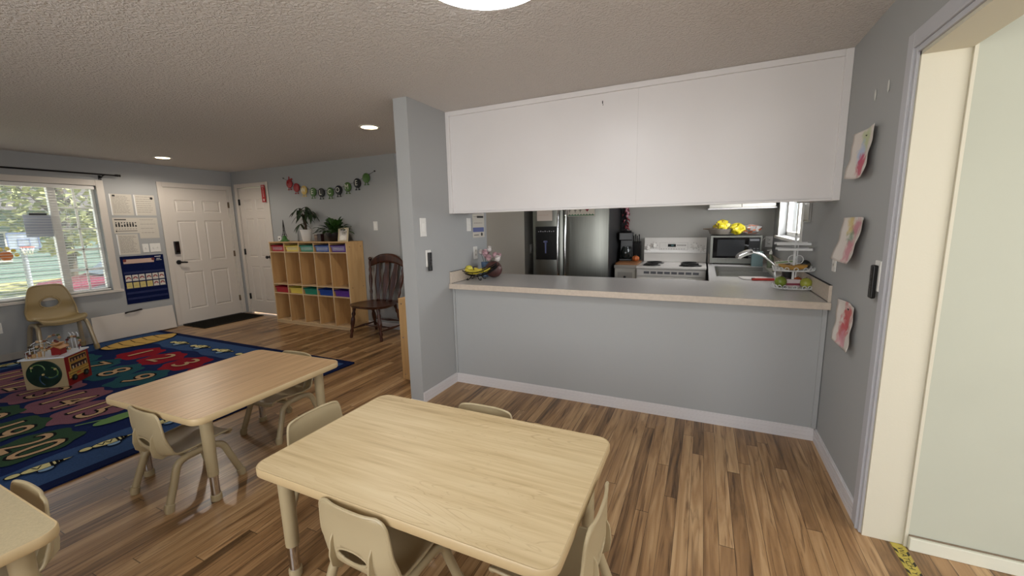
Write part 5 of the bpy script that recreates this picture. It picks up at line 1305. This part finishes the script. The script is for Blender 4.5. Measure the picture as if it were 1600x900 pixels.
for s in (-1, 1): mb = MB().mat(DARKM); mb.tube(smooth_path([(s*.03, -.04, .04), (s*.055, -.055, .006), (s*.075, -.06, .005), (s*.065, -.045, .018)], 4), .004, 6); mb.tube(smooth_path([(s*.03, .04, .04), (s*.055, .055, .006), (s*.075, .06, .005)], 4), .004, 6); mb.build('foot', t)
YB_ = M('banana_yellow', (210, 190, 60), .45, var=.15, vscale=14)
def banana(name, label, loc, rz, mat, L_=.16, r_=.017, bend=.05, group=None, tilt_=0.):
    t = thing(name, label, 'banana', loc, rz, group)
    n = 12; pts = [Vector(((i/n-.5)*L_, 0, bend*((2*i/n-1)**2))) for i in range(n+1)]
    rad = [r_*(.35 if i in (0, n) else .8 if i in (1, n-1) else 1) for i in range(n+1)]
    mb = MB().mat(mat); mb.tube([p+Vector((0, 0, r_)) for p in pts], rad, 8); mb.build('peel', t)
    mb = MB().mat(M('banana_stem_brown', (70, 56, 30), .7)); e = pts[-1]+Vector((0, 0, r_)); mb.tube([e, e+Vector((.018, 0, .014))], [.006, .005], 6); mb.build('stem', t)
    return t
BG = 'bananas in the black wire basket'
banana('banana', 'front banana in the black wire basket', (-1.985, 3.375, CT+.050), .15, YB_, .18, .02, .035, BG)
banana('banana', 'banana lying behind the front one in the black wire basket', (-1.985, 3.42, CT+.054), .05, YB_, .17, .019, .035, BG)
banana('banana', 'banana nearest the flowers in the black wire basket', (-1.93, 3.45, CT+.06), .5, YB_, .15, .018, .03, BG)
mb = MB().mat(M('lemon_yellow', (206, 196, 80), .4, bump=.2, bscale=200)); mb.lathe([(0, -.04), (.010, -.035), (.026, -.022), (.032, 0), (.026, .022), (.010, .035), (0, .04)], (0, 0, 0), 16, axis='x')
single(mb, 'lemon', 'pale yellow lemon at the wall end of the black wire basket', 'lemon', (-2.055, 3.415, CT+.105), .3)
mb = MB().mat(M('maroon_gourd_skin', (84, 52, 48), .4, var=.3, vscale=14)); mb.ball((0, 0, 0), .088, .08, .082, 22, 12)
single(mb, 'round_vase', 'round dark maroon pot standing behind the wire basket', 'vase', (-1.875, 3.585, CT+.083))
t = thing('flower_vase', 'blue patterned glass vase with pink and white carnations behind the fruit basket', 'flowers', (-1.99, 3.62, CT+.0005))
mb = MB().mat(M('blue_glass_vase', (84, 104, 130), .15, var=.35, vscale=24)); mb.lathe([(.032, 0), (.036, .004), (.034, .06), (.038, .13), (.040, .15), (.036, .15), (.03, .06), (.0, .01)], (0, 0, 0), 20); mb.build('vase', t)
FLP = M('flower_pink', (196, 160, 166), .7, var=.2, vscale=40); FLW = M('flower_white', (216, 208, 204), .7, var=.1, vscale=40)
fl = [(-.04, 0, .245, .030, FLW), (.018, -.02, .235, .042, FLP), (.05, .01, .275, .032, FLW), (.065, -.04, .19, .036, FLP), (.115, 0, .215, .034, FLP), (.155, -.02, .185, .036, FLW), (.155, .02, .215, .025, FLP), (.0, .03, .20, .03, FLP)]
for (x, y, z, r_, m_) in fl:
    mb = MB().mat(m_); R_ = random.Random(int(x*1000)+5)
    for q in range(26):
        a = R_.uniform(0, 2*PI); e = R_.uniform(-.4, 1.5); d = Vector((math.cos(a)*math.cos(e), math.sin(a)*math.cos(e), math.sin(e)))
        s_ = d.cross(Vector((.1, .2, 1))).normalized(); c_ = Vector((x, y, z)); p = c_+d*r_
        mb.f([mb.v(c_+d*r_*.2), mb.v(p+s_*r_*.42), mb.v(p+d*r_*.15), mb.v(p-s_*r_*.42)], True)
    mb.ball((x, y, z), r_*.72, None, None, 10, 6); bl = mb.build('blossom', t)
    mb = MB().mat(LEAFD); mb.tube(smooth_path([(0, 0, .05), (x*.3, y*.3, .15), (x, y, z-r_*.5)], 4), .002, 5); mb.build('stem', bl)

# ================================================================ tiered stand with fruit
SX, SY = .615, 3.62
WIRE = M('white_wire_enamel', (214, 214, 212), .35)
t = thing('tiered_wire_stand', 'white wire tiered stand holding fruit in the counter corner', 'stand', (SX, SY, CT+.0005))
def tier(z, a, b_, rr, loops=True):
    mb = MB().mat(WIRE)
    ov = lambda k, e=0.: [Vector(((a+e)*math.copysign(abs(math.cos(q))**.7, math.cos(q)), (b_+e)*math.copysign(abs(math.sin(q))**.7, math.sin(q)), k)) for q in [2*PI*i/40 for i in range(40)]]
    mb.tube(ov(z), .0032, 6, closed=True)
    if loops:
        n = 20
        for i in range(n):
            q = 2*PI*i/n; c_, s_ = math.copysign(abs(math.cos(q))**.7, math.cos(q)), math.copysign(abs(math.sin(q))**.7, math.sin(q)); c = Vector((a*c_, b_*s_, z+rr)); tang = Vector((-math.sin(q), math.cos(q), 0))
            out = Vector((math.cos(q), math.sin(q), 0))
            mb.tube([c+tang*rr*math.cos(w_)+Vector((0, 0, rr*math.sin(w_)))+out*.004*(1+math.sin(w_)) for w_ in [2*PI*j/12 for j in range(12)]], .003, 5, closed=True)
    for k in range(-3, 4): yy = b_*k/4; xx = a*(1-abs(k/4)**3)**.4; mb.tube([(-xx, yy, z), (xx, yy, z)], .0018, 5)
    mb.build('tier', t)
tier(.012, .128, .105, .013); tier(.142, .125, .10, .013)
mb = MB().mat(WIRE); mb.bar((0, .0, .0), (0, .0, .40), .014, .008); mb.bar((.02, .02, .0), (.02, .02, .36), .008, .008); mb.tube([Vector((-.012+.026*math.cos(q), 0, .22+.03*math.sin(q))) for q in [2*PI*i/18 for i in range(18)]], .003, 6, closed=True); mb.tube([Vector((.03+.026*math.cos(q), 0, .22+.03*math.sin(q))) for q in [2*PI*i/18 for i in range(18)]], .003, 6, closed=True); mb.build('post', t)
for z, x in ((.295, .0), (.335, -.01)):
    mb = MB().mat(WIRE); mb.box(x-.115, x+.095, -.06, .06, z, z+.003); mb.box(x-.115, x+.095, -.063, -.06, z-.006, z+.010); mb.box(x-.115, x+.095, .06, .063, z-.006, z+.01); mb.build('top_tray', t)
def roundfruit(name, label, loc, r_, rgb, cat, sz=1., stem=True, rgb2=None, group=None):
    t = thing(name, label, cat, loc, random.random(), group)
    mb = MB().mat(M(name+'_skin', rgb, .35, var=.3, vscale=12)); n = 14
    mb.lathe([(r_*math.sin(PI*i/n)*(1), r_*sz*(1-math.cos(PI*i/n))*(1 if 0 < i < n else (.94 if i == n else 1))) for i in range(n+1)], (0, 0, 0), 22); mb.build('skin', t)
    if stem: mb = MB().mat(BARK); mb.tube([(0, 0, 2*r_*sz*.93), (.003, 0, 2*r_*sz+.008)], [.0025, .002], 6); mb.build('stem', t)
roundfruit('mango', 'green and reddish mango on the lower tier, at the end facing the sink', (SX-.078, SY-.03, CT+.0165), .040, (120, 136, 50), 'mango')
roundfruit('green_apple', 'yellow-green apple on the lower tier, nearest the side wall', (SX+.075, SY-.055, CT+.0165), .038, (160, 162, 62), 'apple')
roundfruit('orange_fruit', 'deep orange behind the yellow-green apple on the lower tier', (SX+.035, SY+.022, CT+.0165), .036, (178, 88, 34), 'orange')
roundfruit('onion', 'dark purple-brown onion behind the mango on the lower tier', (SX-.03, SY+.045, CT+.0165), .030, (104, 60, 66), 'onion')
roundfruit('avocado', 'almost black avocado on the upper tier', (SX+.075, SY+.035, CT+.147), .036, (22, 24, 20), 'avocado', .95, False)
BO = M('banana_overripe', (176, 132, 60), .5, var=.3, vscale=20); SG = 'bananas on the white stand'
for k, (dy, a, lab) in enumerate(((-.055, .05, 'front'), (-.02, -.06, 'middle'), (.015, .08, 'rearmost'))): banana('banana', '%s brown-spotted banana on the upper tier of the white stand' % lab, (SX-.01, SY+dy, CT+.147), a, BO, .17, .016, .018, SG)
mb = MB().mat(M('white_pink_package', (206, 190, 190), .5)); mb.box(-.045, .045, -.012, .012, 0, .055); mb.mat(M('package_red_band', (140, 60, 76), .5)).box(-.045, .045, -.0125, -.012, .012, .028)
single(mb, 'seasoning_packet', 'small white and pink packet standing in the lower tier of the stand', 'packet', (SX+.0, SY-.012, CT+.018), .2, bevel=.002)
mb = MB().mat(PAPER); mb.box(-.07, .07, -.01, .01, 0, .036); mb.mat(M('box_green_print', (110, 140, 90), .5)).box(-.065, .065, -.0105, -.01, .024, .033); mb.mat(INKD).box(-.05, .03, -.0105, -.01, .008, .015)
single(mb, 'foil_box', 'long white carton with green print resting on the upper tier', 'box', (SX-.045, SY+.04, CT+.150+.02), .12, tilt=(0, -.12, .1))
# near the sink
mb = MB().mat(M('red_rubber', (176, 52, 42), .45)); mb.box(-.085, .085, -.014, .014, 0, .020); mb.mat(M('dark_grip', (40, 30, 30), .6)).box(-.086, -.06, -.012, .012, .004, .022)
single(mb, 'red_scraper', 'red-handled scraper lying on the counter by the white stand', 'scraper', (.475, 4.04, CT+.001), .15, bevel=.004)
t = thing('sponge_caddy', 'grey-teal box by the sink edge under the kitchen window', 'box', (.545, 5.25, CT+.0006))
mb = MB().mat(M('grey_teal_card', (88, 108, 108), .6)); mb.box(-.055, .055, -.04, .04, 0, .15); mb.build('box_body', t, bevel=.003)
mb = MB().mat(M('grey_teal_lid', (104, 122, 120), .6)); mb.box(-.057, .057, -.042, .042, .15, .162); mb.build('lid', t, bevel=.002)
t = thing('soap_bottle', 'translucent dish soap bottle next to the grey-teal box', 'bottle', (.655, 5.10, CT+.0006))
mb = MB().mat(M('clear_green_soap', (110, 120, 96), .15)); mb.lathe([(.026, 0), (.03, .01), (.03, .10), (.012, .13), (.012, .145)], (0, 0, 0), 16); mb.build('bottle_body', t)
mb = MB().mat(WHITE); mb.lathe([(.015, .145), (.015, .17), (.006, .175), (.006, .195), (0, .195)], (0, 0, 0), 12); mb.bar((0, 0, .19), (-.035, 0, .185), .01, .006); mb.build('pump', t)
t = thing('herb_pot', 'dark small potted herb on the counter behind the white stand', 'plant', (.65, 4.02, CT+.0006))
mb = MB().mat(M('dark_pot', (34, 30, 28), .5)); mb.lathe([(.035, 0), (.05, .09), (.045, .09), (.04, .075), (0, .075)], (0, 0, 0), 18); mb.build('pot', t)
mb = MB().mat(M('herb_dark', (30, 38, 26), .6))
for k in range(34): a = random.uniform(0, 6.28); e = random.uniform(.2, 1.4); d = Vector((math.cos(a)*math.cos(e), math.sin(a)*math.cos(e), math.sin(e))); leaf(mb, Vector((0, 0, .08))+d*.03, d, .07, .022, .3)
mb.build('foliage', t)
mb = MB().mat(M('cutting_sheet_white', (196, 190, 186), .4)); mb.poly([(x, y, 0) for x, y in rrect(-.11, .11, -.09, .09, .04)], (0, 0, .008))
single(mb, 'drying_mat', 'small white mat on the counter edge behind the red scraper', 'mat', (.42, 4.15, CT+.0008), .2, bevel=.002)
t = thing('white_cord', 'white cord curving from the outlet beside the microwave', 'cord', (.70, 5.66, 1.2)); mb = MB().mat(WHITE); mb.tube(smooth_path([(0, -.005, 0), (-.02, -.03, .04), (-.06, -.05, .04), (-.085, -.06, -.02), (-.09, -.06, -.12), (-.085, -.05, -.247)], 5), .004, 6); mb.build('cable', t)
mb = MB().mat(WHITE); mb.box(-.014, .014, -.03, -.004, -.015, .015); mb.build('plug', t, bevel=.003)

# ================================================================ OUTSIDE the front window
mb = MB().mat(M('lawn_grass', (184, 182, 128), .95, spec=.1, var=.3, vscale=3)); mb.box(-60, -7.62, -30, 40, -.62, -.5); o = struct(mb, 'ground_lawn')
mb = MB().mat(M('concrete_drive', (176, 172, 166), .9)); mb.box(-16.5, -12.2, 5.2, 14, -.5, -.49); struct(mb, 'ground_driveway')
# neighbouring house
t = thing('neighbour_house', 'teal-sided house with white trim beyond the lawn', 'house', (-26, 5.0, -.5))
TS = M('teal_siding', (136, 158, 154), .7)
mb = MB().mat(TS); mb.box(-5, 0, -9, 9, 0, 3.0)
mb.mat(M('teal_lap_line', (84, 114, 112), .8))
for k in range(14): mb.box(-.0, .012, -9, 9, .2*k+.18, .2*k+.2)
mb.build('wall', t)
mb = MB().mat(M('house_roof_shingle', (92, 88, 86), .9)); mb.poly([(.6, -9.5, 2.95), (-2.5, -9.5, 4.6), (-5.6, -9.5, 2.95)], (0, 19, 0)); mb.build('roof', t)
for y in (-5.5, .9, 5.2):
    mb = MB().mat(WHITE); mb.box(.0, .05, y-.75, y+.75, .85, 2.1); wf = mb.build('window', t)
    mb = MB().mat(M('house_glass', (60, 70, 78), .1)); mb.box(.05, .06, y-.64, y+.64, .95, 2.0); mb.build('pane', wf)
# trees
FOL = [M('tree_foliage_olive', (168, 172, 124), .8, spec=.15, var=.35, vscale=2), M('tree_foliage_dark', (120, 136, 104), .8, spec=.15, var=.35, vscale=2), M('tree_foliage_yellow', (196, 186, 136), .8, spec=.15, var=.3, vscale=2)]
BK2 = M('tree_bark', (86, 74, 60), .9)
def tree(label, x, y, h, r_, fi, seed, name='broadleaf_tree', zc=None):
    R_ = random.Random(seed); t = thing(name, label, 'tree', (x, y, -.5), 0, 'trees beyond the lawn')
    mb = MB().mat(BK2); mb.tube(smooth_path([(0, 0, 0), (.05, .05, h*.3), (-.05, .1, h*.65)], 4), [.16]*4+[.12]*4+[.08], 8)
    for k in range(6): a = R_.uniform(0, 6.28); mb.tube([(0, .05, h*(.35+.05*k)), (math.cos(a)*r_*.6, math.sin(a)*r_*.6, h*(.5+.06*k))], [.06, .02], 6)
    mb.build('trunk', t)
    mb = MB().mat(FOL[fi]); zc = zc or h*.62
    for k in range(1500):
        a = R_.uniform(0, 6.28); u_ = R_.uniform(-1, 1); q = R_.uniform(.35, 1)**.5; s_ = math.sqrt(1-u_*u_)
        c = Vector((r_*q*s_*math.cos(a), r_*q*s_*math.sin(a), zc+(h-zc)*q*u_)); e = Vector((R_.uniform(-1, 1), R_.uniform(-1, 1), R_.uniform(-.6, .6))).normalized()
        g_ = e.cross(Vector((R_.uniform(-1, 1), R_.uniform(-1, 1), R_.uniform(-1, 1)))).normalized(); l_ = R_.uniform(.10, .20)
        mb.f([mb.v(c-e*l_), mb.v(c+g_*l_*.5), mb.v(c+e*l_), mb.v(c-g_*l_*.5)])
    mb.build('crown', t)
tree('olive-green tree before the teal house', -20, 6.4, 5.6, 1.5, 0, 1, zc=3.4)
tree('yellowing tree beside the teal house wall', -22, -.2, 5.8, 2.2, 2, 2, zc=3.6)
tree('dark tree rising above the parked red car', -21, 11.0, 6.2, 2.8, 1, 3, zc=3.2)
tree('tall pale tree behind the basketball hoop', -23, 3.6, 7.0, 1.7, 0, 4, zc=4.8)
tree('dark bushy tree at the end of the teal house', -22, 17.5, 6.5, 3.2, 1, 5, zc=3.4)
# basketball hoop
t = thing('basketball_hoop', 'portable basketball hoop with clear backboard on the lawn', 'basketball hoop', (-13.2, 3.56, -.5), RL)
mb = MB().mat(M('hoop_pole_grey', (176, 180, 190), .4, .4)); mb.tube([(0, 0, .1), (0, 0, 1.95)], .045, 10); mb.build('pole', t)
mb = MB().mat(M('hoop_base_grey', (120, 124, 130), .6)); mb.box(-.3, .3, -.2, .5, 0, .14); mb.build('base', t, bevel=.04)
mb = MB().mat(M('backboard_clear', (196, 206, 226), .1, alpha=.45)); mb.box(-.235, .235, -.12, -.105, 1.66, 2.0); bb = mb.build('backboard', t)
mb = MB().mat(M('backboard_blue_frame', (110, 124, 170), .4))
for q in ((-.235, .235, 1.655, 1.675), (-.235, .235, 1.985, 2.005), (-.235, -.215, 1.655, 2.0), (.215, .235, 1.655, 2.0), (-.09, .09, 1.72, 1.73), (-.09, .09, 1.86, 1.87), (-.09, -.08, 1.72, 1.87), (.08, .09, 1.72, 1.87)): mb.box(q[0], q[1], -.128, -.12, q[2], q[3])
mb.build('frame', bb)
mb = MB().mat(M('hoop_rim_orange', (206, 84, 50), .4)); mb.tube([Vector((.10*math.cos(a), -.24+.10*math.sin(a), 1.70)) for a in [2*PI*i/20 for i in range(20)]], .008, 6, closed=True); mb.build('rim', t)
mb = MB().mat(WHITE)
for i in range(10):
    for s in (-1, 1): a = 2*PI*i/10; b_ = a+s*.6; mb.tube([(.10*math.cos(a), -.24+.10*math.sin(a), 1.70), (.06*math.cos(b_), -.24+.06*math.sin(b_), 1.54)], .004, 4)
mb.build('net', t)
# parked car
t = thing('parked_car', 'red car parked on the drive beyond the window', 'car', (-14.6, 6.30, -.49), RL)
CR = M('car_red_paint', (130, 48, 68), .25)
mb = MB().mat(CR); L2, W2 = 2.15, .86
side = [(-L2, .30), (-L2, .62), (-L2+.15, .72), (-1.15, .84), (-.55, 1.30), (.75, 1.34), (1.45, .92), (L2-.1, .84), (L2, .60), (L2, .30), (1.75, .22), (-1.75, .22)]
loops = []
for yy, k in ((-W2, .96), (-W2*.93, 1.), (W2*.93, 1.), (W2, .96)): loops.append([mb.v((x*k, yy if z < .9 else yy*.80, z if k == 1. else z*.98)) for x, z in side])
for A, B in zip(loops, loops[1:]):
    for k in range(len(A)): mb.f([A[k], A[(k+1) % len(A)], B[(k+1) % len(A)], B[k]], True)
mb.f(loops[0]); mb.f(loops[-1]); mb.build('body', t, bevel=.03)
mb = MB().mat(M('car_glass', (150, 165, 176), .08))
for s in (-1, 1):
    yv = s*W2*.80; mb.poly([(-1.0, yv+s*.115, .93), (-.52, yv+s*.012, 1.24), (.05, yv+s*.012, 1.27), (.05, yv+s*.115, .93)], (0, s*.012, 0)); mb.poly([(.12, yv+s*.115, .93), (.12, yv+s*.012, 1.27), (.70, yv+s*.012, 1.27), (1.2, yv+s*.115, .95)], (0, s*.012, 0))
mb.poly([(-1.16, -.6, .87), (-.60, -.55, 1.29), (-.60, .55, 1.29), (-1.16, .6, .87)], (-.02, 0, .02)); mb.build('window', t)
for x in (-1.35, 1.35):
    for s in (-1, 1):
        mb = MB().mat(M('car_tyre', (26, 26, 28), .8)); mb.lathe([(.20, -.10), (.31, -.10), (.33, -.06), (.33, .06), (.31, .10), (.20, .10)], (x, s*(W2-.02), .33), 26, axis='y'); wh = mb.build('wheel', t)
        mb = MB().mat(M('car_alloy', (180, 182, 186), .3, .6)); mb.lathe([(.2, -.06), (.2, .06)], (x, s*(W2-.01), .33), 20, axis='y'); mb.build('hubcap', wh)
for s in (-1, 1): mb = MB().mat(M('car_headlight', (226, 226, 220), .15)); mb.ball((-L2+.10, s*.62, .60), .10, .13, .07, 12, 6); mb.build('headlight', t)
